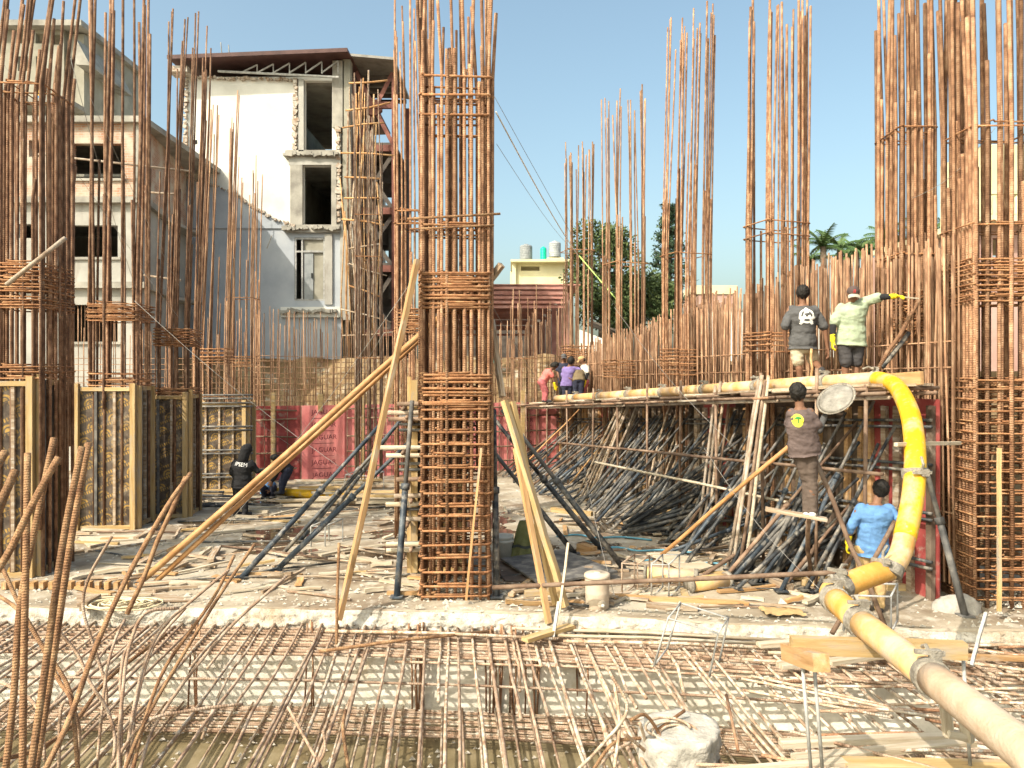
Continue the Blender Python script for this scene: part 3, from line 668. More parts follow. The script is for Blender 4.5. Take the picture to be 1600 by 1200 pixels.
# ---- cream house with roof tanks, pale house, right house
D4 = 60.0
t = thing('cream_house', 'cream house with a flat roof carrying water tanks, behind the red steel shed', 'building', (0, D4, 0))
def L4(x, y): p = P(x, y, D4); return p.x, p.z
a = L4(806, 411); c = L4(884, 470)
ob('front_wall', panel_mesh(a[0], c[0], 2, a[1], .3, [rect(814, 843, 416, 423, L4)]), 'cream', t)
b = B(); b.box((a[0] - .15, 2.5, (a[1] + 2) / 2), (.3, 5.5, a[1] - 2)); ob('side_wall', b, 'cream', t)
b = B(); b.box((a[0] + 1.8, 5.2, (a[1] + 2) / 2), (4.5, .3, a[1] - 2)); ob('back_wall', b, 'cream', t)
b = B(); b.box(((a[0] + c[0]) / 2, 2.2, a[1] + .09), (c[0] - a[0] + .8, 6, .18)); ob('roof_slab', b, 'cream', t)
b = B(); b.box((L4(868, 0)[0], 1, L4(0, 405)[1]), (1.3, 1.6, .3)); ob('tank_plinth', b, 'cream', t)
a = L4(775, 448); b = B(); b.box((L4(820, 0)[0], -1.2, (L4(0, 449)[1] + 2) / 2), (5.2, 1.5, L4(0, 449)[1] - 2)); ob('lower_wing', b, 'cream', t)
def tank(x, yb, wpx, hpx, m_, lab, dd=1.0):
    p = P(x, yb, D4 + dd); r = wpx * D4 / F / 2; h = hpx * D4 / F; pr = [(r * .96, 0)]
    for k in range(8): pr += [(r, h * .86 * (k + .15) / 8), (r, h * .86 * (k + .75) / 8), (r * .95, h * .86 * (k + .85) / 8)]
    pr += [(r * .9, h * .9), (r * .35, h * .97), (r * .3, h)]
    return tag(ob('water_tank', B().lathe(pr, 20), m_, None, p, smooth=True), lab, 'water tank')
tank(822, 406, 20, 25, 'tank', 'grey ribbed water tank standing alone on the cream roof')
tank(867, 402, 19, 26, 'tank', 'grey ribbed water tank raised on a plinth beside the green tank')
tank(849, 408, 10, 23, 'tank_green', 'slim bright green water tank on the cream roof')
D5 = 62.0
t = thing('pale_house', 'pale house with a yellow parapet over a pink wall beyond the rebar', 'building', (0, D5, 0))
a = P(1085, 446, D5); c = P(1152, 476, D5)
b = B(); b.box(((a.x + c.x) / 2, 2, a.z - .35), (c.x - a.x, 4, .7)); ob('parapet', b, 'cream', t)
b = B(); b.box(((a.x + c.x) / 2, 2.1, (a.z - .72 + 2) / 2), (c.x - a.x - .1, 4, a.z - .72 - 2)); ob('wall', b, 'pinkwall', t)
D6 = 22.0
t = thing('pink_house', 'pink house with a cream balustrade and eave behind the tall rebar cage', 'building', (0, D6, 0))
def L6(x, y): p = P(x, y, D6); return p.x, p.z
a = L6(1534, 352); e = L6(1900, 352)
ob('front_wall', panel_mesh(a[0], e[0], 2, a[1], .3, [rect(1551, 1566, 372, 430, L6), rect(1630, 1700, 372, 430, L6)]), 'pinkwall', t)
b = B(); b.box((a[0] + .14, 3.2, (a[1] + 2) / 2), (.28, 5.8, a[1] - 2)); ob('side_wall', b, 'pinkwall', t)
b = B(); b.box((a[0] + 3.2, 6.2, (a[1] + 2) / 2), (6.7, .3, a[1] - 2)); ob('back_wall', b, 'pinkwall', t)
b = B(); b.box(((a[0] + e[0]) / 2 - .15, 2.6, a[1] + .09), (e[0] - a[0] + .5, 6.4, .17)); ob('eave_slab', b, 'cream', t)
for i in range(26):
    x = a[0] + .05 + i * .25; ob('baluster', B().lathe([(.05, 0), (.08, .12), (.05, .3), (.075, .5), (.05, .62)], 8, (x, -.3, a[1] + .18)), 'cream', t, smooth=True)
b = B(); b.box(((a[0] + e[0]) / 2, -.3, a[1] + .86), (e[0] - a[0], .16, .1)); ob('handrail', b, 'cream', t)
b = B(); b.box((L6(1610, 0)[0], 2.0, L6(0, 300)[1] + .4), (1.6, 2.4, 2.4)); ob('stair_head', b, 'cream', t)
# ---- red steel shed, white wall and tin roof
D7 = 38.0
t = thing('steel_shed', 'rusty red steel shed of nested beams and posts in front of the cream house', 'shed', (0, D7, 0))
def L7(x, y, dd=0): p = P(x, y, D7 + dd); return p.x, p.z
for k in range(7):
    dd = k * 1.5; xe = 884 - k * 9; yt = 458 + k * 9; z = L7(0, yt, dd)[1]; x1 = L7(xe, 0, dd)[0]; x0 = L7(690, 0, dd)[0]
    b = B(); b.box(((x0 + x1) / 2, dd, z), (x1 - x0, .12, .22)); ob('beam', b, 'steel_pink', t)
    b = B(); b.box((x1, dd + .1, (z + 2) / 2), (.26, .2, z - 2)); ob('post', b, 'steel_pink', t)
    b = B(); b.box(((x0 + x1) / 2, dd + .3, z - .42), (x1 - x0 - .1, .1, .12)); ob('purlin', b, 'steel_pink', t)
for k in range(5):
    y = 452 + k * 7; b = B(); x0, z = L7(690, y); x1 = L7(884, y)[0]; b.box(((x0 + x1) / 2, -.2 - .1 * (4 - k), z), (x1 - x0, .1, .13)); ob('roof_batten', b, 'steel_pink', t)
b = B(); b.box((L7(780, 0)[0], 4.5, L7(0, 452)[1] + .2), (8, 9.5, .06)); ob('sheet_roof', b, 'steel_pink', t)
b = B(); b.box((L7(780, 0)[0], 12, 5.6), (9, .2, 5)); ob('back_wall', b, 'steel_dark', t)
t = thing('boundary_wall', 'white boundary wall showing between the standing rebar, with a dark coping', 'wall', (0, 33, 0))
a = P(1095, 486, 33); c = P(1330, 486, 33); b = B(); b.box(((a.x + c.x) / 2, 0, (a.z + 2) / 2), (c.x - a.x, .2, a.z - 2)); ob('wall_face', b, 'plaster_white', t)
b = B(); b.box(((a.x + c.x) / 2, 0, a.z + .05), (c.x - a.x + .1, .3, .1)); ob('coping', b, 'concrete_old', t)
t = thing('white_shed', 'small white shed with a dark tin lean-to roof at the foot of the trees', 'shed', (0, 36, 0))
a = P(906, 515, 36); c = P(948, 560, 36); b = B()
z0 = 2.0
b.v = [Vector(p) for p in ((a.x, 0, z0), (c.x, 0, z0), (c.x, 0, a.z - .5), (a.x, 0, a.z), (a.x, 2.5, z0), (c.x, 2.5, z0), (c.x, 2.5, a.z - .5), (a.x, 2.5, a.z))]
b.f = [(0, 1, 2, 3), (5, 4, 7, 6), (1, 5, 6, 2), (4, 0, 3, 7), (3, 2, 6, 7)]; ob('wall', b, 'plaster_white', t)
b = B(); b.beam(P(922, 505, 37) - Vector((0, 36, 0)), P(962, 520, 37) - Vector((0, 36, 0)), 2.4, .08); ob('tin_roof', b, 'steel_dark', t)
# ================================================================== trees
def leaf_cloud(b, c, rad, n, s, droop=0.0, sc=(1, 1, 1)):
    for _ in range(n):
        v = Vector((random.gauss(0, 1), random.gauss(0, 1), random.gauss(0, 1))).normalized(); r = rad * (R() ** .45)
        p = Vector(c) + Vector((v.x * r * sc[0], v.y * r * sc[1], v.z * r * sc[2]))
        d = (v + Vector((U(-.8, .8), U(-.8, .8), U(-.6, .6) - droop))).normalized(); w = d.orthogonal().normalized(); w.rotate(Quaternion(d, U(0, 6.3))); k = s * U(.6, 1.3)
        n0 = len(b.v); b.v += [p, p + d * k * .5 + w * k * .28, p + d * k, p + d * k * .5 - w * k * .28]; b.f.append((n0, n0 + 1, n0 + 2, n0 + 3))
def broad_tree(label, base, top, rad, nblob, leaves, s, spread):
    t = thing('broadleaf_tree', label, 'tree', base)
    h = top - base[2]; b = B(); tw = B()
    b.tube([(0, 0, 0), (U(-.1, .1), 0, h * .35), (U(-.2, .2), U(-.2, .2), h * .7)], .16, 8, True, [.22, .16, .07])
    for k in range(nblob):
        a = U(0, 6.3); q = k / nblob; rr = spread * (1 - .55 * max(0, q - .4)) * U(.3, 1); c = Vector((rr * math.cos(a), rr * math.sin(a), h * (.30 + .64 * q)))
        tw.tube([(0, 0, h * (.25 + .35 * q)), c * .6 + Vector((0, 0, h * .1)), c], .05, 5, True, [.07, .045, .015])
        leaf_cloud(b if False else lv_(t), c, rad * U(.6, 1.15), leaves // nblob, s)
    ob('trunk', b, 'bark', t, smooth=True); ob('limbs', tw, 'bark', t, smooth=True); ob('crown', LV.pop(t.name), 'leaf', t)
    return t
LV = {}
def lv_(t): return LV.setdefault(t.name, B())
broad_tree('tall leafy tree rising behind the shed and cream house', P(940, 560, 44), P(0, 345, 44).z, .85, 30, 11500, .21, 1.85)
broad_tree('low dense tree between the tall leafy tree and the conifer', P(1022, 560, 46), P(0, 425, 46).z, .75, 18, 6500, .20, 1.6)
broad_tree('slim dark tree tight behind the rebar columns', P(985, 560, 47), P(0, 430, 47).z, .8, 10, 5000, .19, .9)
t = thing('conifer', 'tall narrow conifer with tiered drooping branches', 'tree', P(1045, 560, 50))
hz = P(0, 312, 50).z - t.location.z; b = B(); cr = B()
b.tube([(0, 0, 0), (.05, 0, hz * .5), (0, 0, hz)], .2, 7, True, [.22, .14, .02])
for k in range(22):
    z = hz * (.28 + .7 * k / 22); L_ = 1.75 * (1 - k / 23.5) ** .8 + .12
    for j in range(7):
        a = U(0, 6.3); e = Vector((math.cos(a), math.sin(a), .25)); l = L_ * U(.6, 1.1)
        pts = [Vector((0, 0, z)), Vector((0, 0, z)) + Vector((e.x, e.y, .12)) * l * .6, Vector((0, 0, z)) + Vector((e.x, e.y, .30)) * l]
        b.tube(pts, .03, 4, True, [.035, .025, .01])
        for q in (.35, .55, .75, .95): leaf_cloud(cr, lerp(pts[0], pts[2], q), .17, 12, .2, 0, (1, 1, .45))
ob('trunk', b, 'bark', t, smooth=True); ob('crown', cr, 'leaf_pine', t)
def palm(label, x, ytop, d, s=1.0):
    p = P(x, ytop + 24 * s, d); base = Vector((p.x, p.y, 3.0)); t = thing('palm_tree', label, 'palm', base, 0, 'palms behind the right hand rebar'); h = p.z - base.z
    ob('trunk', B().tube([(0, 0, 0), (.1, 0, h * .5), (0, 0, h)], .14, 8, True, [.2, .15, .12]), 'bark', t, smooth=True)
    for k in range(13):
        a = 2 * math.pi * k / 13 + U(-.2, .2); el = U(.1, 1.2); L_ = U(1.1, 1.6) * s; b = B(); q = Vector((0, 0, h)); dr = Vector((math.cos(a) * math.cos(el), math.sin(a) * math.cos(el), math.sin(el))); pts = [q.copy()]
        for i in range(7):
            q = q + dr * L_ / 7; dr = (dr + Vector((0, 0, -.17))).normalized(); pts.append(q.copy())
            sd = dr.cross(Vector((0, 0, 1))).normalized()
            for sg in (-1, 1):
                for z in (0, .5):
                    o_ = lerp(pts[-2], pts[-1], z); e = o_ + sd * sg * L_ * .26 * (1 - abs(i - 2.5) / 6) + dr * L_ * .14 + Vector((0, 0, -.10)); w = dr * .045; n0 = len(b.v)
                    b.v += [o_ - w, o_ + w, e]; b.f.append((n0, n0 + 1, n0 + 2))
        b.tube(pts, .02, 4, True); ob('frond', b, 'leaf_palm', t)
    return t
for i, (x, y, d, s) in enumerate(((1286, 366, 30, .8), (1312, 368, 31, .8), (1338, 378, 32, .7), (1360, 380, 33, .7), (1384, 358, 30, .8), (1412, 368, 31, .8), (1450, 352, 30, .9), (1268, 388, 32, .7), (1478, 358, 31, .8), (1325, 385, 34, .8))):
    palm('feathery green palm crown behind the standing wall bars', x, y, d, s)
# ================================================================== the diagonal wall on the right and the far wall
def WX(d): return 5.67 - .292 * (d - 10.6)
def WP(d, off=0.0, z=0.0): return Vector((WX(d) - .96 * off, d - .28 * off, z))     # off: metres out from the wall into the site
def zp(d): return 2.93 - .058 * (d - 10.6)                                             # walking level of the platform
def wall_d(x):                                                                          # depth at which the wall crosses photo column x
    k = (x - CX) / F; return (5.67 + .292 * 10.6) / (k + .292)
def tabf(tab, x):
    if x <= tab[0][0]: return tab[0][1]
    for (a, b_), (c, e) in zip(tab, tab[1:]):
        if x <= c: return b_ + (e - b_) * (x - a) / (c - a)
    return tab[-1][1]
# ------------------------------------------------------------------ rebar columns
def tie_mesh(wx, wy, r, n=5, hook=True):
    a, c = wx / 2, wy / 2; k = .04
    pts = [(-a + k, -c, 0), (a - k, -c, 0), (a, -c + k, .004), (a, c - k, .008), (a - k, c, .01), (-a + k, c, .012), (-a, c - k, .014), (-a, -c + k, .018), (-a + .02, -c - .0, .022)]
    if hook: pts.append((-a + .10, -c + .09, .024))
    return B().tube(pts, r, n)
def rebar_column(label, x0, x1, d, dep, nx, ny, r, z0, ztop, ties, rt, mat_='rust', mat_t='rust_tie', rz=YAW, lean=(0, 0), spread=.10, double=.7, lapz=(4.5, 7), inner=True, group=None, wander=.06, nside=6, corners=False, flare=0.0):
    """x0,x1: photo columns of the front face at depth d. ties: heights. ztop: (low, high) bar tops."""
    w = (x1 - x0) * d / F; c = Vector((((x0 + x1) / 2 - CX) * d / F, d + dep / 2, 0))
    t = thing('rebar_column', label, 'rebar cage', c, rz, group)
    pos = [(-w / 2 + w * i / (nx - 1), sy * dep / 2) for i in range(nx) for sy in (-1, 1)] + [(sx * w / 2, -dep / 2 + dep * j / (ny - 1)) for j in range(1, ny - 1) for sx in (-1, 1)]
    if corners: pos = [(sx * w / 2 * U(.72, 1), sy * dep / 2 * U(.6, 1)) for sx in (-1, 1) for sy in (-1, 1) for _ in range(4)] + [(U(-.25, .25) * w, sy * dep / 2) for sy in (-1, 1) for _ in range(2)]
    for (px, py) in pos:
        for k in range(2 if R() < double else 1):
            zs, ze = (z0, U(*lapz) if k == 0 and double > 0 and R() < .55 else U(*ztop)) if k == 0 else (max(z0, U(.3, 2.5)), U(*ztop))
            ox, oy = (px, py) if k == 0 else (px + U(-1, 1) * r * 2.1, py + U(-1, 1) * r * 2.1)
            q = [Vector((ox * .965, oy * .965, zs))]; lx, ly = lean[0] + flare * px / w + random.gauss(0, spread) * .05, lean[1] + random.gauss(0, spread) * .05
            zf = max([z for z in ties] + [zs + .5]); zf = min(zf, ze - .3)
            q.append(Vector((ox * .965 + U(-.008, .008), oy * .965 + U(-.008, .008), max(zs + .1, zf * .6))))
            q.append(Vector((ox * .965 + U(-.012, .012), oy * .965 + U(-.012, .012), max(zs + .2, zf))))
            n = 5; b0 = q[-1]; ph = U(0, 6.3); am = U(0, wander) * .2
            for i in range(1, n + 1):
                hgt = (ze - b0.z) * i / n
                q.append(Vector((b0.x + lx * hgt * 1.0 + am * math.sin(ph + hgt * .7) - am * math.sin(ph), b0.y + ly * hgt + am * math.cos(ph + hgt * .6) - am * math.cos(ph), b0.z + hgt)))
            o = ob('vertical_bar', B().tube([p - q[0] for p in q], r * U(.82, 1.1), nside), mat_, t, q[0], smooth=True)
    tm = tie_mesh(w + 2 * rt, dep + 2 * rt, rt).mesh('tie', True); tm.materials.append(MT[mat_t])
    ti = tie_mesh(w * .52, dep + 2 * rt, rt, 4).mesh('tie', True); ti.materials.append(MT[mat_t])
    tj = tie_mesh(w + 2 * rt, dep * .5, rt, 4).mesh('tie', True); tj.materials.append(MT[mat_t])
    for z in ties:
        o = ob('tie', tm, None, t, (U(-.012, .012), U(-.012, .012), z + U(-.012, .012)), (U(-.012, .012), U(-.015, .015), U(-.02, .02)))
        if inner and R() < .75: ob('tie', ti, None, t, (U(-.1, .1) * w, U(-.01, .01), z + .03), (U(-.02, .02), U(-.03, .03), U(-.03, .03)))
        if inner and R() < .6: ob('tie', tj, None, t, (U(-.01, .01), U(-.1, .1) * dep, z - .03), (U(-.02, .02), U(-.03, .03), U(-.03, .03)))
    return t
def steps(a, b_, s, j=.015):
    out = []; z = a
    while z < b_: out.append(z + U(-j, j)); z += s * U(.88, 1.12)
    return out
def pz(y, d): return H - (y - HY) * d / F
# central cage
dC = 10.35
tz = steps(.06, pz(585, dC), .172) + steps(pz(640, dC), pz(582, dC), .10) + steps(pz(480, dC), pz(420, dC), .052) + [pz(352, dC), pz(180, dC), pz(120, dC), pz(150, dC)]
rebar_column('tall central rebar cage with close square ties standing on the slab edge', 655, 762, dC, 1.0, 9, 8, .026, 0, (7.0, 9.8), tz, .0165, 'rust', 'rust_tie', YAW * .6, (-.012, .02), .55, 1.0, (5.2, 8.4), wander=.10, flare=.05)
# right cage
dR = 10.0
tz = steps(.10, pz(592, dR), .135) + steps(pz(470, dR), pz(400, dR), .07) + [pz(350, dR), pz(195, dR)]
rebar_column('broad rebar cage with a dense dark flank standing at the end of the platform', 1524, 1700, dR, .80, 10, 10, .029, 0, (7.6, 9.8), tz, .012, 'rust', 'rust_tie', -.03, (-.008, .015), .22, .95, (5.4, 8.0), wander=.08)
rebar_column('rebar column rising close behind the broad cage, beside the yellow hose', 1412, 1466, 11.2, .9, 6, 6, .026, 0.2, (8.2, 9.6), steps(pz(535, 11.4), pz(455, 11.4), .062) + [pz(400, 11.4), pz(205, 11.4)] + steps(.5, 2.6, .2), .013, 'rust', 'rust_tie', -.05, (-.004, .012), .22, .9, (5.5, 7.8))
# columns along the diagonal wall
PG = 'rebar columns along the diagonal wall'
for (x0, x1, yt, bundle, lab, ln) in ((1187, 1262, -30, (548, 516), 'rebar column standing out of the wall bars beside the workers on the platform', (.012, .01)),
                              (1047, 1108, 4, (584, 546), 'rebar column fanning out to the right above the wall bars', (.035, .02)),
                              (953, 1008, 132, (590, 560), 'shorter rebar column of thin loosely spread bars above the wall bars', (.006, .02)),
                              (884, 926, 216, (560, 540), 'shortest rebar column, thin loose bars above the group of workers', (.004, .02))):
    d = wall_d((x0 + x1) / 2) - .1; zt = pz(yt, d)
    rebar_column(lab, x0, x1, d, .8, 5, 5, .021 if d < 15 else .019, .3, (zt - .8, zt + .2), steps(pz(bundle[0], d), pz(bundle[1], d), .075) + [pz(bundle[1] - 150, d)] + ([pz(346, d)] if d < 14 else []), .012,
                 'rust' if d < 17 else 'rust_far', 'rust_tie', .3, ln, .16 if d < 17 else .22, .75, (zt - 4.5, zt - 3.0), False, PG, .10, 6, True)
# columns on the left
dA, dB, dD2, dD, dE = 11.5, 15.0, 16.2, 19.6, 24.0
rebar_column('rebar bundle leaning to the right out of the nearest boxed column', -20, 62, dA, .95, 6, 6, .024, 0, (7.6, 9.5), steps(pz(480, dA), pz(405, dA), .06) + steps(pz(590, dA), pz(570, dA), .07) + [pz(130, dA)], .0125, 'rust_dark', 'rust_tie', YAW, (.085, .03), .40, .95, (5.5, 8.0), wander=.10)
rebar_column('upright rebar column above the printed plywood box with a broad bundle of ties', 134, 208, dB, .95, 5, 5, .026, 0, (9.6, 11), steps(pz(500, dB), pz(473, dB), .05) + steps(pz(604, dB), pz(580, dB), .12), .0125, 'rust_dark', 'rust_tie', YAW, (.006, .0), .16, .4, (5.4, 7.8), wander=.10, corners=True)
rebar_column('slim rebar column over the second printed plywood box', 238, 291, dD2, .9, 5, 5, .018, 0, (9.6, 10.9), steps(pz(540, dD2), pz(515, dD2), .055) + steps(pz(614, dD2), pz(600, dD2), .1), .0125, 'rust_dark', 'rust_tie', YAW, (.03, .0), .2, .3, (5.2, 7.4), wander=.12, corners=True)
rebar_column('rebar column over the box braced with horizontal pipes', 300, 348, dD, .85, 5, 5, .016, 0, (9.2, 10.5), steps(pz(567, dD), pz(542, dD), .06) + [pz(620, dD)], .012, 'rust_far', 'rust_tie', YAW, (.03, .0), .22, .7, (4.9, 6.8), False, wander=.12)
rebar_column('farthest rebar column by the grey wall, behind the boxed columns', 352, 392, dE, .85, 5, 5, .017, 0, (8.6, 10.0), steps(pz(572, dE), pz(556, dE), .07) + [pz(465, dE)], .012, 'rust_far', 'rust_tie', YAW, (.02, .0), .22, .7, (5.2, 6.6), False, wander=.12)
rebar_column('rebar column hidden close behind the central cage, bars out of sight overhead', 614, 668, 14.2, .9, 5, 5, .022, 0, (8.2, 11.0), steps(pz(520, 14.2), pz(482, 14.2), .06) + [pz(330, 14.2), pz(350, 14.2)], .0125, 'rust', 'rust_tie', YAW, (-.012, .01), .2, .9, (5.2, 7.6), wander=.12)
rebar_column('yellowish thin rebar column in front of the red steel frame', 553, 592, 21.0, .8, 5, 5, .019, 0, (6.0, 11.6), [pz(335, 21), pz(400, 21), pz(560, 21)], .012, 'rust_grey', 'rust_tie', YAW, (.004, .0), .35, .7, (5.5, 7.5), False, wander=.15)
rebar_column('low thin rebar column at the end of the far red formwork', 800, 838, 24.0, .8, 4, 4, .018, 0, (4.6, 6.0), [pz(560, 24)], .012, 'rust_far', 'rust_tie', YAW, (.0, .0), .35, .3, (4.5, 5.5), False)
# ------------------------------------------------------------------ standing bars of the walls
TOPS = [(860, 548), (920, 535), (1000, 512), (1040, 492), (1100, 466), (1180, 450), (1270, 412), (1340, 395), (1400, 386), (1470, 368), (1600, 350)]
bar_m = B().tube([(0, 0, 0), (.004, .003, .35), (-.004, .002, .7), (0, 0, 1)], 1.0, 5)
def bar_mesh(r, L_):
    return B().tube([(0, 0, 0), (.01, .006, L_ * .35), (-.01, .004, L_ * .7), (U(-.02, .02), 0, L_)], r, 5).mesh('bar', True)
t = thing('wall_reinforcement', 'dense row of standing rebar along the diagonal wall behind the platform', 'rebar wall', WP(10.6))
ms = [bar_mesh(.0175, 1.0 * L_) for L_ in (4.4, 4.7, 5.0) for _ in range(2)]
for m_ in ms: m_.materials.append(MT['rust_far'])
d = 10.2
cnt = 0
while d < 26:
    for layer in (0, 1):
        p = WP(d + U(-.02, .02), -.12 - .30 * layer, .25); x = CX + p.x * F / p.y
        zt = pz(tabf(TOPS, x), p.y) + U(-.30, .12); L_ = zt - p.z; m_ = random.choice(ms); ml = max(v.co.z for v in m_.vertices)
        o = ob('wall_bar', m_, None, t, p - Vector(t.location), (U(-.016, .016), U(-.02, .02), U(0, 6.3))); o.scale = (1, 1, L_ / ml); cnt += 1
    d += .084 + .0030 * (d - 10)
b = B()
d = 10.25
while d < 25.5:
    for off in (-.27, -.55):
        p = WP(d + U(-.03, .03), off, 2.2); x = CX + p.x * F / p.y; zt = pz(tabf(TOPS, x), p.y) + U(-.35, .12); p -= Vector(t.location)
        b.tube([p, p + Vector((U(-.03, .03), U(-.03, .03), zt - 2.2))], .017, 4)
    d += .10
tag(ob('rear_bars', b, 'rust_far', t, smooth=True), kind='stuff')
for z in (1.2, 3.15, 3.5):
    tube_o('horizontal_bar', jit([WP(10.2 + k * 2, -.10, z - .03 * k) for k in range(9)], .015), .012, 'rust_far', t, 5)
t = thing('wall_reinforcement', 'thin standing bars and mesh above the red formwork at the back', 'rebar wall', (0, 22, 0))
def BX(x): return 21.4 + 3.2 * (x - 380) / 500.0                       # depth of the back wall at photo column x
ms2 = [bar_mesh(.0125, L_) for L_ in (4.2, 4.6)]
for m_ in ms2: m_.materials.append(MT['rust_far'])
x = 398.0
while x < 880:
    for layer in (0, 1):
        dd = BX(x) + .2 + .3 * layer; top = tabf([(398, 470), (420, 492), (560, 500), (660, 505), (770, 505), (800, 520), (880, 470)], x) + U(-14, 26); p = Q(x + U(-3, 3), dd, .1); L_ = pz(top, dd) - .1
        m_ = random.choice(ms2); o = ob('wall_bar', m_, None, t, p - Vector(t.location), (U(-.02, .02), U(-.025, .025), U(0, 6.3))); o.scale = (1, 1, L_ / max(v.co.z for v in m_.vertices))
    x += U(5.0, 7.0)
for z in [2.25 + .16 * k for k in range(9)]:
    pts = [Q(398 + 48 * k, BX(398 + 48 * k) + .19, z + U(-.02, .02)) for k in range(11)]; tube_o('horizontal_bar', pts, .009, 'rust_far', t, 4)
for (xa, xb, dd, top) in ((100, 400, 22.5, 485),):
    t = thing('wall_reinforcement', 'thin wall bars standing in front of the plastered block, behind the boxed columns', 'rebar wall', Q(250, dd, 0))
    x = xa
    while x < xb:
        p = Q(x, dd + U(0, .3), .1); m_ = random.choice(ms2); o = ob('wall_bar', m_, None, t, p - Vector(t.location), (U(-.02, .02), U(-.02, .02), U(0, 6))); o.scale = (1, 1, (pz(top + U(-6, 55), dd) - .1) / max(v.co.z for v in m_.vertices)); x += U(5, 8)
    for z in [2.4 + .18 * k for k in range(7)]: tube_o('horizontal_bar', [Q(xa, dd - .02, z), Q((xa + xb) / 2, dd - .02, z + U(-.03, .03)), Q(xb, dd - .02, z)], .009, 'rust_far', t, 4)
# ------------------------------------------------------------------ formwork of the far wall: red film-faced boards with printed lettering
WS = bpy.data.scenes.new('workshop')                 # a bench for baking meshes, taken away at the end
def bake(o):
    WS.collection.objects.link(o); vl = WS.view_layers[0]; vl.update(); dg = vl.depsgraph; dg.update()
    me = bpy.data.meshes.new_from_object(o.evaluated_get(dg)); bpy.data.objects.remove(o); return me
def text_mesh(s, size):
    cu = bpy.data.curves.new('lettering', 'FONT'); cu.body = s; cu.size = size; cu.align_x = 'CENTER'; cu.align_y = 'CENTER'
    o = bpy.data.objects.new('lettering', cu); return bake(o)
t = thing('wall_formwork', 'far wall formwork of red printed plywood boards with timber and pipe stiffeners', 'formwork', Q(400, BX(400), 0), math.atan2(BX(880) - BX(400), Q(880, BX(880), 0).x - Q(400, BX(400), 0).x))
Lw = (Q(880, BX(880), 0) - Q(400, BX(400), 0)).length
jag = text_mesh('JAGUAR', .19)
rule = B().box((0, 0, 0), (.62, .012, .003)).mesh('rule'); rule.materials.append(MT['print_dark'])
jag.materials.append(MT['print_dark'])
u = 0.0; k = 0
while u < Lw - .2:
    w = 1.22; front = (k == 1)
    b = B(); b.box((w / 2, .0, 1.06), (w - .012, .02, 2.12)); pn = ob('board', b, 'red_ply' if k not in (0,) else 'red_ply_old', t, (u, (-.06 if front else 0) + U(-.004, .004), 0))
    if k in (1, 2, 3, 5, 6):
        for j in range(6):
            o = ob('lettering', jag, None, pn, (w * .52 + U(-.02, .02), -.0125, 1.92 - j * .36), (math.pi / 2, 0, 0)); ob('printed_rule', rule, None, pn, (w * .5, -.0125, 1.92 - j * .36 - .17), (math.pi / 2, 0, 0))
    u += w; k += 1
for i in range(int(Lw / .33)):
    x = .2 + i * .33
    if 1.22 < x < 2.42: continue
    b = B(); b.box((0, 0, 1.05), (.022, .03, 2.1)); ob('stud_bar', b, 'pipe_brown', t, (x + U(-.04, .04), -.06, 0))
for z in (.35, .78, 1.25, 1.72, 2.0):
    for (x0_, x1_) in ((0, 1.1), (2.5, Lw)):
        o = tube_o('waler_pipe', [(x0_, -.10, z + U(-.04, .04)), (x1_, -.10, z + U(-.04, .04))], .026, 'pipe_brown', None, 6); o.parent = t
for x in (.45, 1.75, 2.95, 4.35, 5.4, 6.6, 7.9):
    if x == 1.75: b = B(); b.box((0, 0, 2.2), (.13, .06, .5)); ob('timber_upright', b, 'wood_new', t, (x, -.10, 0)); continue
    b = B(); b.box((0, 0, 1.25), (.12, .06, 2.5)); ob('timber_upright', b, 'wood_new', t, (x, -.165, 0))
# ------------------------------------------------------------------ formwork of the diagonal wall
rw = math.atan2(1, -.292)
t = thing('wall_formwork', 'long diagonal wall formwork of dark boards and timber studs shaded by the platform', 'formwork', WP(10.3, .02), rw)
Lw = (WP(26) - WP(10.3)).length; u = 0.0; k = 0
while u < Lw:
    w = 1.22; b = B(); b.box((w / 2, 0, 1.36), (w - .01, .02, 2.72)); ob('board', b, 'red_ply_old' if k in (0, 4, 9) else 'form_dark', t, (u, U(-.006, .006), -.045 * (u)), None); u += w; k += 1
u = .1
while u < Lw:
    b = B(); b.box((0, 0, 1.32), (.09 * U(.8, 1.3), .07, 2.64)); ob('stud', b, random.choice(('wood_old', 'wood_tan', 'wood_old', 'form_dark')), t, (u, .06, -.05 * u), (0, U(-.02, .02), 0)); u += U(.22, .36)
for z in (.5, 1.15, 1.8, 2.4):
    for q in (-.045, .045):
        o = tube_o('waler_pipe', [(0, .135, z + q), (Lw, .135, z + q - .058 * Lw)], .024, 'steel_black', None, 6); o.parent = t
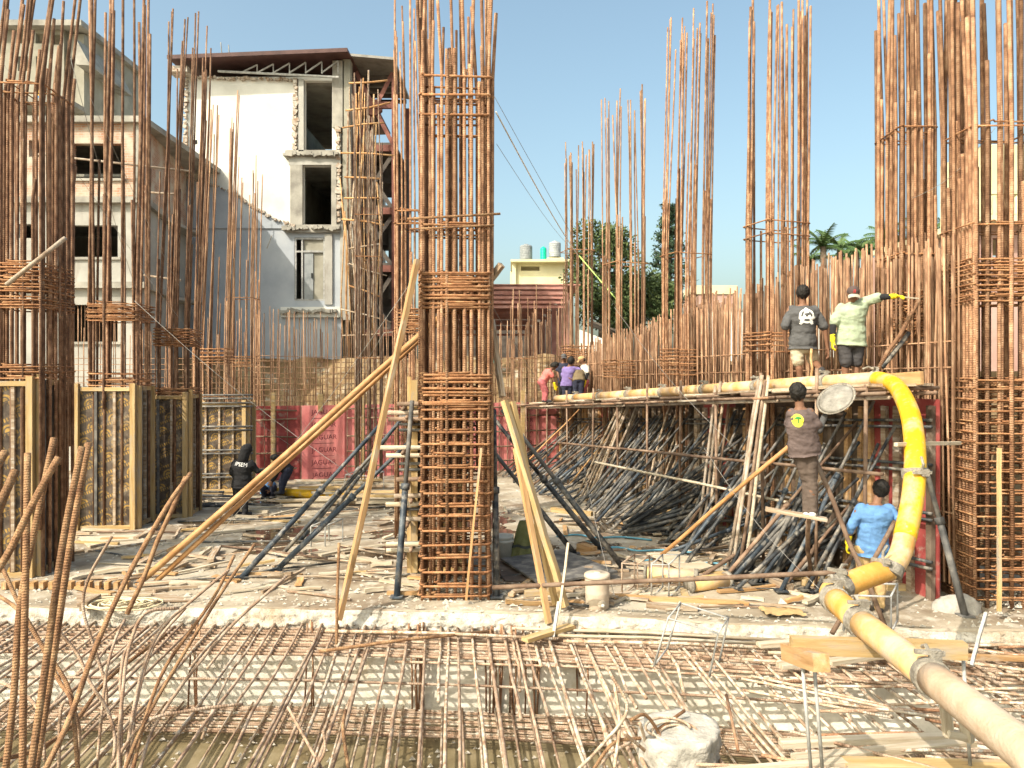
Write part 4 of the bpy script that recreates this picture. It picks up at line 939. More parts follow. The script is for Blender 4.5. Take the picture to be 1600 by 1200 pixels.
# ------------------------------------------------------------------ boxed columns
def box_column(label, x0, x1, d, dep, ztop, kind, dark_side=True):
    w = (x1 - x0) * d / F; c = Vector((((x0 + x1) / 2 - CX) * d / F, d, 0)); t = thing('column_formwork', label, 'formwork', c, YAW)
    b = B(); b.box((0, 0, ztop / 2), (w, .018, ztop - .04)); pn = ob('front_board', b, 'print_ply', t, (0, .02, 0))
    for s, m_ in ((-1, 'ply_dark'), (1, 'ply_dark')):
        b = B(); b.box((0, dep / 2, ztop / 2), (.018, dep, ztop - .06)); ob('side_board', b, m_, t, (s * (w / 2 - .012), .04, 0))
        for y in (.15, .4, .62): 
            b = B(); b.box((0, 0, ztop / 2), (.05, .04, ztop)); ob('side_batten', b, 'wood_old' if y != .4 else 'steel_dusty', t, (s * (w / 2 + .03), dep * y, 0))
        o = beam_o('corner_post', (0, 0, 0), (0, 0, ztop + .06), .095, .11, 'wood_new'); o.parent = t; o.location = (s * (w / 2 + .02), -.03, 0)
        o = beam_o('corner_post', (0, 0, 0), (0, 0, ztop + .12 * R()), .06, .09, 'wood_new'); o.parent = t; o.location = (s * (w / 2 + .105), .06, 0)
        o = beam_o('corner_post', (0, 0, 0), (0, 0, ztop), .09, .07, 'wood_new'); o.parent = t; o.location = (s * (w / 2 + .05), dep + .02, 0)
    for z in (.05, ztop - .05):
        b = B(); b.box((0, 0, 0), (w - .10, .05, .075)); ob('rail', b, 'wood_new', t, (0, -.015, z))
        b = B(); b.box((0, 0, 0), (.05, dep - .1, .075)); ob('rail', b, 'wood_new', t, (w / 2 + .03, dep / 2, z))
    if kind == 'plain':
        for k, x in enumerate((-.17, .17)): b = B(); b.box((0, 0, ztop / 2), (.05, .045, ztop - .2)); ob('batten', b, ('steel_dusty', 'wood_old')[k], t, (x * w, -.013, 0))
    elif kind == 'piped':
        for x in (-.28, 0, .28): b = B(); b.box((0, 0, ztop / 2), (.045, .045, ztop - .2)); ob('batten', b, 'wood_old', t, (x * w, -.013, 0))
        for z in (.45, 1.05, 1.65, 2.25, 2.45):
            for q in (-.045, .045): o = tube_o('clamp_pipe', [(-w / 2 - .25, -.09, z + q), (w / 2 + .25, -.09, z + q)], .025, 'steel_dusty', None, 6); o.parent = t
    return t
box_column('nearest column form, dark boards with bright timber corner posts, rebar leaning out of it', -30, 46, dA, .8, pz(594, dA), 'plain')
box_column('column form with ochre printed plywood and a tall bundle of ties above', 124, 206, dB, .85, pz(604, dB), 'plain')
box_column('narrower printed plywood column form beside the pipe braced one', 228, 288, dD2, .8, pz(617, dD2), 'plain')
box_column('printed plywood column form wrapped in horizontal clamp pipes', 306, 380, dD, .8, pz(628, dD), 'piped')
# form behind the central cage, with stubs of pipe sticking out
t = box_column('raw timber column form stacked with pipe stubs behind the central cage', 650, 716, 11.8, .8, pz(600, 11.8), 'piped')
for k, (y, m_) in enumerate(((632, 'pipe_brown'), (645, 'pipe_pale'), (655, 'pipe_brown'), (700, 'wood_pale'), (712, 'wood_pale'), (775, 'pipe_pale'), (790, 'wood_pale'), (812, 'pipe_pale'), (850, 'wood_pale'), (862, 'wood_pale'), (750, 'pipe_brown'))):
    z = pz(y, 11.5); xa = U(-.85, -.55) if y != 700 else -.95; o = tube_o('pipe_stub', [(xa, -.16 - .05 * (k % 3), z), (.5, -.17 - .05 * (k % 3), z + U(-.02, .02))], .035, m_, None, 7); o.parent = t
    o = tube_o('pipe_stub', [(-.5 + .06 * (k % 3), -.45, z - .06), (-.5 + .06 * (k % 3), .9, z - .06)], .03, 'pipe_brown', None, 7); o.parent = t
# ================================================================== trench reinforcement
DD = Vector((-100.0 / F, 1, 0)).normalized()
def up(d0, d1, X, z, sag=0.0, skew=0.0, n=4):                       # a bar running away from the viewer along the site grid
    out = []
    for i in range(n + 1):
        d = d0 + (d1 - d0) * i / n; out.append(Vector((X + (-100 / F + skew) * (d - 10) + U(-.012, .012), d, z + sag * math.sin(math.pi * i / n) + U(-.008, .008))))
    return out
t = thing('rebar_mat', 'upper rebar mat reaching from the slab edge over the trench', 'rebar mat', (0, 8, -.2))
X = -10.5
while X < 7.6:
    pale = X > .3 or R() < .3
    for k in range(2):
        x = X + U(-.05, .05) + k * .1; e = edge_at(x) + .1
        if k == 1 and R() < (.75 if x < .5 else .4): continue
        dn = U(4.9, 5.6) if R() < .75 else U(7.2, 8.6)
        pts = up(dn, e, x, -.17 - .035 * k, -.03 * R(), U(-.008, .008) + (.04 * R() if X > .3 else 0), 5)
        if R() < .35: pts[0].z -= U(.05, .3); pts[1].z -= U(0, .1)
        tube_o('depth_bar', pts, 0.0178 * U(.85, 1.12), 'rust_pale' if pale and R() < .8 else 'rust_mat', t, 6)
    X += .195
for k in range(10):
    dd = .12 + .098 * k
    pts = [Vector((x, edge_at(x) - dd + U(-.012, .012), -.225 + U(-.008, .008))) for x in [-10.5 + 1.8 * i for i in range(12)]]
    tube_o('cross_bar', pts, .0185, 'rust_mat', t, 6)
for k in range(2):
    dd = 1.25 + .55 * k + U(-.1, .1); a = U(-10, -3) if k % 2 else U(-2, 1)
    tube_o('cross_bar', [Vector((a + 2.2 * i, edge_at(a + 2.2 * i) - dd + U(-.03, .03), -.225)) for i in range(6)], .014, 'rust_mat', t, 6)
t = thing('rebar_mat', 'lower rebar mat on the trench floor below the lit wall', 'rebar mat', (0, 8, TZ))
for k in range(12):
    dd = .32 + .06 * k
    tube_o('cross_bar', [Vector((x, edge_at(x) - dd + U(-.02, .02), TZ + .17 + U(-.01, .01))) for x in [-10.5 + 1.7 * i for i in range(12)]], .014, 'rust_mat' if k % 3 else 'rust_pale', t, 6)
X = -10.5
while X < 6.5:
    tube_o('depth_bar', up(5.5, edge_at(X) - .3, X, TZ + .21, 0, U(-.015, .015), 3), .015, 'rust_pale' if R() < .6 else 'rust_mat', t, 6); X += U(.2, .27)
for (xc, n) in ((655, 6), (770, 7), (792, 4), (832, 6), (905, 5), (480, 3), (300, 3)):      # upright links between the two mats
    for k in range(n):
        p = Q(xc + U(-12, 12), 9.65 + U(-.15, .15), TZ + .1); tube_o('link_bar', [p, p + Vector((U(-.03, .03), U(-.05, .05), .55)), p + Vector((U(-.04, .04), U(-.05, .1), 1.12))], .012, 'rust', t, 5)
# loose bars and boards lying on the mat to the right
LB = 'loose bars lying on the trench mat'
for k in range(46):
    x = U(1080, 1620); y = U(1000, 1195); a = G(x, y, -.12 + .012 * (k % 5)); ang = U(-.62, .12) + (math.pi / 2 if R() < .15 else 0); L_ = U(.7, 2.3)
    e = a + Vector((math.cos(ang), math.sin(ang), 0)) * L_
    if e.y > edge_at(e.x) - .1: e.y = edge_at(e.x) - .1
    tag(tube_o('loose_bar', [a, lerp(a, e, .5) + Vector((0, 0, U(.0, .02))), e], .014, mm := random.choice(('rust_pale', 'rust_mat', 'rust_pale', 'rust')), None, 6), f"{'long' if L_ > 1.6 else 'short' if L_ < 1.1 else 'middling'} {dict(rust_pale='cement whitened', rust_mat='tan', rust='rusty brown')[mm]} loose bar on the trench mat {'under the pump pipe' if x > 1350 else 'beside the wire bar chair'}", 'rebar', LB)
for k, (xa, ya, xb, yb, m_) in enumerate(((508, 986, 870, 998, 'rust_pale'), (498, 1018, 770, 986, 'rust_near'), (800, 982, 1240, 1000, 'wood_pale'), (830, 992, 1200, 1006, 'wood_pale'), (905, 974, 1130, 983, 'rust_mat'), (880, 1002, 1240, 1014, 'rust_pale'), (1180, 962, 1600, 1010, 'rust_pale'), (1420, 962, 1640, 1000, 'rust_pale'), (1200, 1020, 1600, 1032, 'wood_pale'))):
    a, c = G(xa, ya, -.13), G(xb, yb, -.13)
    a.y = min(a.y, edge_at(a.x) - .16); c.y = min(c.y, edge_at(c.x) - .16)
    tag(tube_o('long_bar', [a, lerp(a, c, .5) + Vector((0, 0, .02)), c], .02, m_, None, 6), 'long straight bar lying along the slab edge on the trench mat', 'rebar', 'long bars along the slab edge')
BL = 'boards lying on the trench mat'
for k, (xa, ya, xb, yb, w, m_) in enumerate(((1185, 1008, 1245, 1004, .12, 'wood_pale'), (1218, 1040, 1262, 1035, .13, 'wood_pale'), (1295, 1035, 1390, 1022, .12, 'wood_pale'), (1220, 1162, 1500, 1150, .10, 'wood_pale'), (1240, 1185, 1520, 1160, .10, 'wood_pale'), (1320, 1196, 1640, 1204, .22, 'wood_new'), (1510, 1026, 1640, 1030, .08, 'wood_tan'), (820, 1000, 893, 978, .12, 'wood_new'), (1100, 1210, 1320, 1192, .10, 'wood_pale'))):
    tag(beam_o('board', G(xa, ya, -.08), G(xb, yb, -.08), w, .045, m_), ['short pale board end beside the trestle beam', 'short pale board under the trestle block', 'pale board between the trestle block and the pipe', 'upper long pale board below the wooden cradle', 'lower long pale board below the wooden cradle', '', 'tan board beyond the pipe by the white stick', '', 'pale board at the foot of the trestle legs'][k] if m_ != 'wood_new' else ('fresh yellow board across the trench at the foot of the pump pipe' if k == 5 else 'short fresh yellow board laid on the slab lip beside the leaning battens'), 'board', BL if m_ != 'wood_new' else None)
# ================================================================== bent starter bars rising out of the trench on the left
ST = 'bent starter bars rising from the trench'
def starter(pix, d0, d1, r, m_='rust_near', lab=None):
    n = len(pix); pts = [P(x, y, d0 + (d1 - d0) * i / (n - 1)) for i, (x, y) in enumerate(pix)]
    c = curve(pts, 5); L_ = sum((b_ - a).length for a, b_ in zip(c, c[1:]))
    o = tube_o('starter_bar', c, r, m_, None, 7)
    return tag(o, lab, 'rebar', ST)
SL = ['long bar slanting right from the trench toward the bamboo feet', 'curled bar dropping from the slab lip into the thick bars', 'upper of two bars sagging left to right past the thick bars', 'hooked bar bending back beside the rope coil', 'bar with its top bent level over the slab lip', 'first long bar fanning right from the tangle', 'second long bar fanning right, straight at the tip',
      'thickest bar of the right hand fan', 'lowest bar of the right hand fan, longest reach', 'small hairpin bar bent over on itself', 'bar arching left out of the tangle', 'short upright bar in the heart of the tangle', 'bar lying low to the right of the tangle with an orange tip', 'thin upright bar left of the tangle', 'thin bar curving up toward the slab lip', 'heavy bar sweeping low from the corner to the slab', 'small hooked bar at the foot of the thick bars',
      'straight bar standing by the tall leaning timber', 'short crooked bar alone over the trench floor', 'short stub bar beside the wooden wedge', 'small hook bar lying near the crooked one']
BG = ['thick ribbed bar with its tip against the pale corner post', 'straightest thick ribbed bar, upright before the nearest column form', 'front bar of the close pair of thick ribbed bars', 'rear bar of the close pair of thick ribbed bars, slightly taller',
      'thick ribbed bar slanting across the other thick bars', 'thick ribbed bar end sloping up beside the dark boards', 'shorter thick bar end just under the sloping one', 'topmost small ribbed bar end before the nearest column form']
for pix, d0, d1 in (([(8, 1210), (22, 1080), (32, 940), (60, 800), (84, 684)], 5.0, 5.6), ([(35, 1215), (37, 1050), (41, 850), (43, 708)], 4.9, 5.4), ([(45, 1225), (70, 1050), (98, 850), (128, 698)], 4.6, 5.2), ([(52, 1225), (80, 1050), (110, 850), (138, 692)], 4.7, 5.3),
                    ([(-40, 940), (10, 870), (55, 780), (92, 714)], 4.6, 4.9), ([(-30, 830), (0, 785), (24, 735)], 3.9, 4.1), ([(-30, 850), (-5, 805), (12, 762)], 4.1, 4.2), ([(-15, 745), (8, 706)], 4.2, 4.3)):
    starter(pix, d0, d1, .0225, 'rust_near', BG.pop(0))
for pix, d0, d1, r in (([(70, 1205), (110, 1120), (150, 1010), (200, 900), (262, 790), (298, 740)], 5.6, 7.2, .022), ([(-10, 925), (40, 965), (90, 1060), (112, 1100), (122, 1210)], 6.6, 5.8, .016), ([(5, 890), (30, 945), (60, 1000), (100, 1060), (118, 1110)], 6.6, 6.0, .017), ([(175, 838), (140, 900), (130, 950), (150, 1020), (165, 1070), (166, 1110)], 7.4, 7.0, .014),
                       ([(185, 1215), (186, 1150), (192, 1080), (200, 1020), (225, 960), (280, 950)], 6.0, 7.0, .015), ([(195, 1210), (205, 1130), (225, 1040), (255, 980), (310, 930), (358, 890)], 6.2, 7.4, .015), ([(205, 1215), (225, 1130), (260, 1040), (330, 940), (366, 868)], 6.2, 7.6, .0165), ([(190, 1215), (230, 1120), (300, 1000), (350, 920), (398, 850)], 6.0, 7.7, .0165),
                       ([(215, 1210), (250, 1120), (350, 990), (448, 900)], 6.1, 7.6, .0155), ([(120, 1215), (124, 1140), (110, 1100), (95, 1110), (92, 1210)], 6.3, 6.0, .013), ([(170, 1215), (180, 1160), (168, 1110), (140, 1065), (120, 1020), (85, 980)], 6.2, 6.8, .014), ([(188, 1210), (190, 1110), (188, 1065), (195, 1020), (215, 990)], 6.3, 7.2, .014),
                       ([(170, 1205), (225, 1130), (300, 1110), (380, 1100)], 6.2, 6.8, .014), ([(150, 1212), (165, 1060), (180, 1000), (195, 968)], 6.5, 7.4, .013), ([(205, 1215), (208, 1140), (215, 1090), (240, 1010), (290, 950)], 6.3, 7.4, .014), ([(-10, 1190), (60, 1170), (115, 1130), (170, 1060), (260, 990)], 5.4, 7.4, .018), ([(-20, 1060), (20, 1075), (60, 1110), (70, 1190)], 6.2, 5.8, .013),
                       ([(526, 1020), (527, 935), (530, 848)], 9.3, 9.6, .019), ([(505, 1205), (480, 1160), (450, 1105)], 6.4, 7.2, .014), ([(545, 1205), (536, 1140), (540, 1110)], 6.4, 7.0, .016), ([(470, 1205), (495, 1195), (508, 1170), (505, 1140)], 6.4, 6.5, .012)):
    starter(pix, d0, d1, r, 'rust_near' if r > .0155 else 'rust_mat', SL.pop(0))
for pix in ([(900, 1205), (935, 1170), (980, 1110), (958, 1060), (945, 1040)], [(925, 1205), (960, 1160), (1010, 1150), (1070, 1110)], [(960, 1200), (968, 1130), (960, 1070)], [(975, 1145), (1010, 1175), (1040, 1205)], [(985, 1125), (1010, 1118), (1035, 1160), (1042, 1210)], [(935, 1210), (950, 1180), (985, 1160)], [(1000, 1130), (1008, 1160), (1008, 1210)]):
    starter(pix, 6.3, 6.7, .0145, 'rust_pale' if R() < .5 else 'rust_near', 'twisted starter bar curling beside the cement covered lump')
# cement covered lump
t = thing('cement_lump', 'lump of set cement over a sack standing in the trench among the bars', 'cement', (Q(1062, 6.6, 0).x, 6.6, -.98))
b = B(); b.grid(lambda u, v: (lambda a, z, r: (r * math.cos(a), r * math.sin(a), z))(2 * math.pi * u, 1.02 * min(1, v * 1.18) + .02 * math.sin(9 * u), (.36 + .06 * nz3((math.cos(6.28 * u), math.sin(6.28 * u), v * 2), 1.6) + .03 * nz3((math.cos(6.28 * u), math.sin(6.28 * u), v * 2), 5)) * (1.0 - .10 * v if v < .85 else .92 * max(0.0, (1 - v) / .15) ** .5)), 48, 34)
ob('lump_body', weld(b.mesh('lump', True)), 'cement_lump', t)
for k in range(3):
    ob('hoop', B().tube([(.19 * math.cos(a * .3) - .06 * k, .13 * math.sin(a * .3) - .1, 1.0 + .03 * k + .03 * math.sin(a * .3)) for a in range(20 - 3 * k)], .011, 5), 'rust_pale', t, smooth=True)
# ================================================================== wire frames (bar chairs) painted pale with cement
def chair(label, pix, d, dp, m_='steel_white', r=.013):
    """two bent hoops joined by rails; pix: four photo points of the front hoop"""
    fr = [P(x, y, d) for x, y in pix]; off = Vector((.22, dp, .05)); t = thing('bar_chair', label, 'wire frame', fr[0])
    tube_o('hoop', [fr[1], fr[0], fr[3], fr[2]], r, m_, t, 6); bk = [p + off for p in fr]; tube_o('hoop', [bk[1], bk[0], bk[3], bk[2]], r, m_, t, 6)
    for k in range(4): tube_o('rail', [fr[k] - off * .02, bk[k] + off * .02], r * .9, m_, t, 6)
    return t
chair('whitened wire bar chair standing on the trench mat among pale bars', [(1044, 966), (1022, 1040), (1108, 1058), (1122, 990)], 8.4, .38)
chair('short wire bar chair on the muddy slab behind the long pipe', [(1018, 882), (1018, 934), (1045, 934), (1045, 882)], 10.4, .35)
chair('tall wire bar chair under the yellow pump pipe joint', [(1322, 930), (1318, 985), (1392, 990), (1392, 932)], 8.2, .3)
chair('rusty wire bar chair beside the water jug', [(972, 880), (972, 930), (996, 930), (996, 882)], 10.6, .3, 'rust_mat')
chair('small white wire chair in the puddle by the black props', [(486, 822), (486, 866), (508, 866), (508, 822)], 13.5, .4)
chair('low wire chair near the far red boards', [(540, 742), (536, 770), (580, 772), (580, 744)], 18.5, .5)
# ================================================================== scaffold platform along the diagonal wall
t = thing('scaffold_platform', 'pipe scaffold platform with plank decking along the diagonal wall', 'scaffold', WP(10.3))
ds = [10.3, 11.2, 12.4, 13.7, 15.0, 16.3, 17.7, 19.2, 20.8, 22.5, 24.3]
for i, d in enumerate(ds):
    for off in (1.25,):
        a = WP(d, off, .0); tube_o('standard', [a, a + Vector((U(-.05, .05), 0, zp(d) + (.25 if i % 3 else -.02)))], .026, 'pipe_brown', t, 7)
    tube_o('transom', [WP(d, 1.65, zp(d) - .09), WP(d, .05, zp(d) - .07)], .027, 'pipe_brown', t, 7)
    if i and i % 2: tube_o('transom', [WP(d + .5, 1.6, zp(d) - .09), WP(d + .5, .05, zp(d) - .07)], .03, 'wood_old', t, 7)
for off, dz, m_ in ((1.28, -.145, 'pipe_brown'), (1.22, -.20, 'pipe_pale'), (.5, -.145, 'pipe_brown'), (1.33, -1.15, 'pipe_brown')):
    for k in range(0, len(ds) - 1, 2):
        d0, d1 = ds[k] - .4, ds[min(k + 2, len(ds) - 1)] + .4
        if dz < -1 and k > 6: continue
        tube_o('ledger', [WP(d0, off + .03 * (k % 4), zp(d0) + dz), WP(d1, off + .03 * (k % 4), zp(d1) + dz)], .025, m_, t, 7)
for row in range(4):
    for k in range(0, len(ds) - 1):
        d0, d1 = ds[k] + U(-.25, .05), ds[k + 1] + U(-.05, .3); o_ = .28 + .28 * row + U(-.03, .03)
        if row == 3 and R() < .3: continue
        beam_o('deck_plank', WP(d0, o_, zp(d0) - .032 + .008 * (k % 2)), WP(d1, o_, zp(d1) - .032 + .008 * (k % 2)), .22, .036, random.choice(('wood_old', 'wood_pale', 'wood_tan', 'wood_old')), t)
beam_o('fascia_board', WP(10.0, .62, zp(10.0) + .05), WP(12.0, .62, zp(12.0) + .05), .05, .17, 'wood_tan', t)
for k in range(26):
    d = U(10.4, 24); q = U(1.2, 1.75); tube_o('pipe_end', [WP(d, q, zp(d) - .16), WP(d + U(-.15, .15), .3, zp(d) - .13)], .02, random.choice(('pipe_brown', 'wood_old', 'rust_far')), t, 6)
# long leaning poles in front of the platform
def pole(label, xa, ya, xb, yb, r, m_, db=None, da=None, group=None, kinks=.02, cat='pole', name='leaning_pole'):
    a = G(xa, ya) if da is None else P(xa, ya, da)
    c = P(xb, yb, db if db else a.y + .6); pts = [a] + [lerp(a, c, k / 4) + Vector((U(-kinks, kinks), 0, U(-kinks, kinks) * .4)) for k in (1, 2, 3)] + [c]
    return tag(tube_o(name, pts, r, m_, None, 8), label, cat, group)
LP = 'leaning poles in bundles against the platform'
for k in range(7): pole('thin grey pole in the sloping bundle leaning on the middle of the platform', 898 + k * 6 + U(-4, 4), 783 + U(-6, 4), 966 + k * 6 + U(-6, 6), 632 + U(-8, 8), .03, random.choice(('pipe_pale', 'wood_old')), 18.0, None, LP)
for k in range(4): pole('pale upright pole in the pair crossing the platform edge', 1088 + k * 8, 856 + U(-8, 4), 1118 + k * 8, 596 + U(-6, 6), .026, ('pipe_pale', 'pipe_pale', 'wood_old', 'pipe_brown')[k], 13.6, None, LP)
for k in range(4): pole('pale pole in the bundle leaning left at its foot beside the climbing worker', 1136 + k * 9, 894 + U(-6, 6), 1186 + k * 5, 590 + U(-6, 10), .028, ('pipe_pale', 'pipe_pale', 'pipe_brown', 'wood_pale')[k], 12.0, None, LP)
for k in range(5): pole('weathered strip leaning against the dark formwork below the platform', 1000 + k * 6, 806 + U(-10, 6), 1050 + k * 9 + U(-6, 6), 640 + U(-6, 6), .024, 'wood_old', 16.8, None, LP)
pole('rusty brown pole slanting across the props toward the climbing worker', 1020, 878, 1232, 698, .032, 'bamboo', 10.6)
pole('brown pole crossing in front of the worker in blue', 1385, 985, 1276, 722, .030, 'pipe_brown', 9.7, 9.0)
pole('brown pole leaning the other way in front of the worker in blue', 1300, 990, 1398, 815, .028, 'pipe_brown', 9.6, 8.9)
pole('long grey pipe lying nearly level across the muddy slab', 770, 918, 1415, 890, .030, 'pipe_brown', 8.6, 10.0)
pole('orange tinted thin bar slanting up under the far platform', 800, 745, 905, 640, .02, 'bamboo', 21, 20)
pole('thin pole slanting from the slab to the platform through the props', 880, 770, 985, 640, .022, 'wood_tan', 18.5)
pole('horizontal thin pole tied across the props', 930, 722, 1300, 800, .024, 'wood_pale', 11.5, 15.5)
tag(beam_o('footboard', P(1196, 795, 9.5), P(1292, 812, 9.3), .14, .04, 'wood_old'), 'narrow board under the feet of the climbing worker', 'board')
pole('upright post propping the narrow footboard', 1264, 905, 1264, 806, .03, 'pipe_brown', 9.45, None)
pole('short brown peg jutting above the platform beside the grey shirt', 1268, 606, 1268, 545, .02, 'wood_tan', 11.6, 11.6)
pole('dark pole propped from the hose joint to the rebar column', 1372, 578, 1436, 470, .03, 'rust', 11.0, 10.8)
pole('black tube leaning from the hose joint into the tie bundle', 1378, 574, 1420, 520, .034, 'steel_black', 11.0, 10.8)
# ================================================================== steel push-pull props
def prop(label, a, c, group=None, m_='steel_black', r=.038, split=.55, plate=True):
    a, c = Vector(a), Vector(c); t = thing('steel_prop', label, 'prop', a, 0, group); m1 = lerp(a, c, split)
    tube_o('outer_tube', [a, m1], r, m_, t, 8); tube_o('inner_tube', [lerp(a, c, split - .02), c], r * .74, random.choice((m_, 'steel_dusty')), t, 7)
    if plate:
        rt = orient(a, c).to_euler(); cb = B(); cb.tube([(-.04, 0, 0), (.05, 0, 0)], r * 1.35, 8); ob('collar', cb, m_, t, m1 - a, rt, smooth=True)
        ob('base_plate', B().box((0, 0, .008), (.17, .17, .016)), m_, t)
    return t
PN = dict(steel_black='black tube prop', steel_blue='dark blue tube prop', steel_dusty='dusty grey tube prop', pipe_brown='rusty brown tube prop')
PR = 'steel props bracing the diagonal wall formwork'
d = 10.9; i = 0
while d < 23.5:
    n = random.choice((4, 5, 5, 6)); fo = U(1.4, 2.3); fd = d + U(-.25, .25)
    for k in range(n):
        foot = WP(fd + U(-.35, .3) + .05 * k, fo + U(-.5, .45), .05); zt = min(zp(d) - .22, (.9 + .5 * k + U(-.1, .2))); top = WP(d + U(-.1, .45), .17, max(.5, zt - .03 * (d - 10)))
        if (k == n - 1) and R() < .4: top = lerp(foot, top, U(.6, .85))
        mm = random.choice(('steel_black', 'steel_black', 'steel_black', 'steel_blue', 'steel_blue', 'steel_dusty', 'steel_black', 'pipe_brown')); prop(f"{PN[mm]} {('low', 'lowish', 'middle', 'upper', 'high', 'topmost')[min(k, 5)]} in its row, {'beneath the deck workers' if d < 13 else 'below mid platform' if d < 17 else 'toward the far workers'}", foot, top, PR, mm, .031, U(.45, .65), d < 15)
    d += U(.33, .5) * (1 + .03 * (d - 10)); i += 1
for k in range(14):                              # props that have been laid down, fanning from one point
    a = G(970 + 16 * R(), 836 + 5 * R()) + Vector((0, 0, .06 + .02 * k)); prop('black prop in the fan of laid down tubes meeting at one end', a, P(1120 + U(0, 120), 800 - k * 10 + U(-6, 6), U(14.2, 15.2)), 'fan of laid down props', 'steel_black' if k % 3 else 'steel_dusty', .034, .6, False)
for k in range(16):
    a = G(U(1135, 1240), U(880, 915)) + Vector((0, 0, .05)); prop('grey prop in the sloping heap at the foot of the wall behind the pump pipe', a, a + Vector((U(1.0, 1.8), U(.2, .9), U(.5, 1.3))), 'heap of grey props', random.choice(('steel_dusty', 'steel_black', 'steel_blue')), .04, .6, k < 6)
# the big props near the viewer
for k, (xa, ya, xb, yb, db, lab, m_) in enumerate(((378, 905, 592, 666, 12.6, 'dusty dark prop reaching the slab farthest out from the column form', 'steel_blue'), (432, 894, 640, 690, 12.7, 'dark blue prop running close beside the longest one', 'steel_blue'), (468, 848, 640, 640, 13.0, 'shorter dark prop in the middle of the leaning bundle', 'steel_blue'), (508, 820, 626, 655, 13.2, 'slim dark prop on the far side of the leaning bundle', 'steel_black'), (440, 870, 600, 690, 12.9, 'thin dark prop squeezed between the longer ones', 'steel_black'),
                                      (620, 936, 644, 626, 10.9, 'upright dark prop on a plate beside the left flank of the central cage', 'steel_blue'), (776, 936, 772, 640, 11.2, 'black dented prop close to the right flank of the central cage', 'steel_black'), (975, 892, 784, 640, 12.0, 'heavy black prop slanting down to the right of the central cage', 'steel_black'), (940, 862, 772, 655, 12.6, 'black prop slanting behind the heavier one right of the central cage', 'steel_black'),
                                      (898, 868, 770, 704, 12.6, 'thin dark prop low on the right of the central cage', 'steel_black'), (1508, 966, 1438, 700, 10.2, 'grey dusty prop with a square plate in front of the broad cage', 'steel_dusty'), (1100, 852, 1150, 770, 13.0, 'short black prop standing in the mud near the pole pair', 'steel_black'))):
    a = G(xa, ya); prop(lab, a + Vector((0, 0, .03)), P(xb, yb, db), None, m_, .045 if k not in (3, 4) else .035)
# long timber and bamboo poles round the centre
pole('long bamboo pole slanting from the slab up behind the central cage', 214, 914, 694, 490, .047, 'bamboo', 11.9)
pole('second long bamboo pole lying just under the first', 240, 912, 690, 500, .038, 'bamboo', 12.1)
pole('rusty bar crossing the foot of the long bamboo poles', 198, 960, 290, 745, .03, 'rust_near', 10.4, 9.6)
def batten(label, pa, pb, w, h, m_): return tag(beam_o('leaning_batten', pa, pb, w, h, m_, warp=.10 * min(w, h), seg=6), label, 'timber')
batten('tall sawn timber leaning from the trench edge against the left of the central cage', P(530, 968, 9.7), P(652, 406, 10.2), .10, .06, 'wood_tan')
batten('yellow batten of the leaning pair right of the central cage', P(884, 948, 9.9), P(788, 626, 10.4), .095, .07, 'wood_new')
batten('second yellow batten nailed beside the first with cleats', P(868, 944, 9.95), P(800, 628, 10.5), .075, .06, 'wood_new')
batten('reddish brown timber leaning in front of the yellow battens', P(858, 974, 9.7), P(806, 700, 10.3), .07, .06, 'wood_tan')
batten('thin pale stick leaning on the foot of the yellow battens', P(874, 958, 9.6), P(888, 848, 9.9), .03, .025, 'wood_pale')
batten('thin pale stick leaning against the face of the central cage', P(728, 938, 10.15), P(752, 700, 10.28), .03, .03, 'wood_tan')
batten('white flat stick standing in the trench near the yellow battens', P(864, 1000, 9.3), P(873, 940, 9.5), .035, .03, 'steel_white')
batten('dark timber sloping up from the yellow battens to the rebar', P(785, 620, 10.6), P(768, 500, 10.9), .06, .08, 'wood_old')
batten('pale scaffold stick tied upright to the broad cage', P(1561, 955, 9.5), P(1561, 700, 9.7), .04, .04, 'wood_new')
batten('thin stick crossing the hose level with the column', P(1400, 694, 8.0), P(1500, 692, 9.0), .04, .04, 'wood_pale')
batten('white stick standing at the right of the trench mat', P(1518, 1040, 7.6), P(1540, 958, 7.9), .03, .03, 'steel_white')
batten('round timber jutting from the top of the central cage', P(752, 455, 10.7), P(784, 414, 10.5), .08, .08, 'wood_old')
tag(tube_o('cross_bar', [P(636, 342, 10.2), P(782, 334, 10.2)], .017, 'rust_near', None, 6), 'rusty bar tied level across the bars of the central cage', 'rebar')
tag(tube_o('cross_bar', [P(640, 358, 10.25), P(772, 352, 10.25)], .014, 'rust_near', None, 6), 'thinner tie bar just below the level rusty bar', 'rebar')
tag(tube_o('slanting_bar', [P(10, 445, 10.9), P(102, 372, 10.8)], .032, 'pipe_pale', None, 7), 'pale tube lashed across the leaning rebar bundle', 'tube')
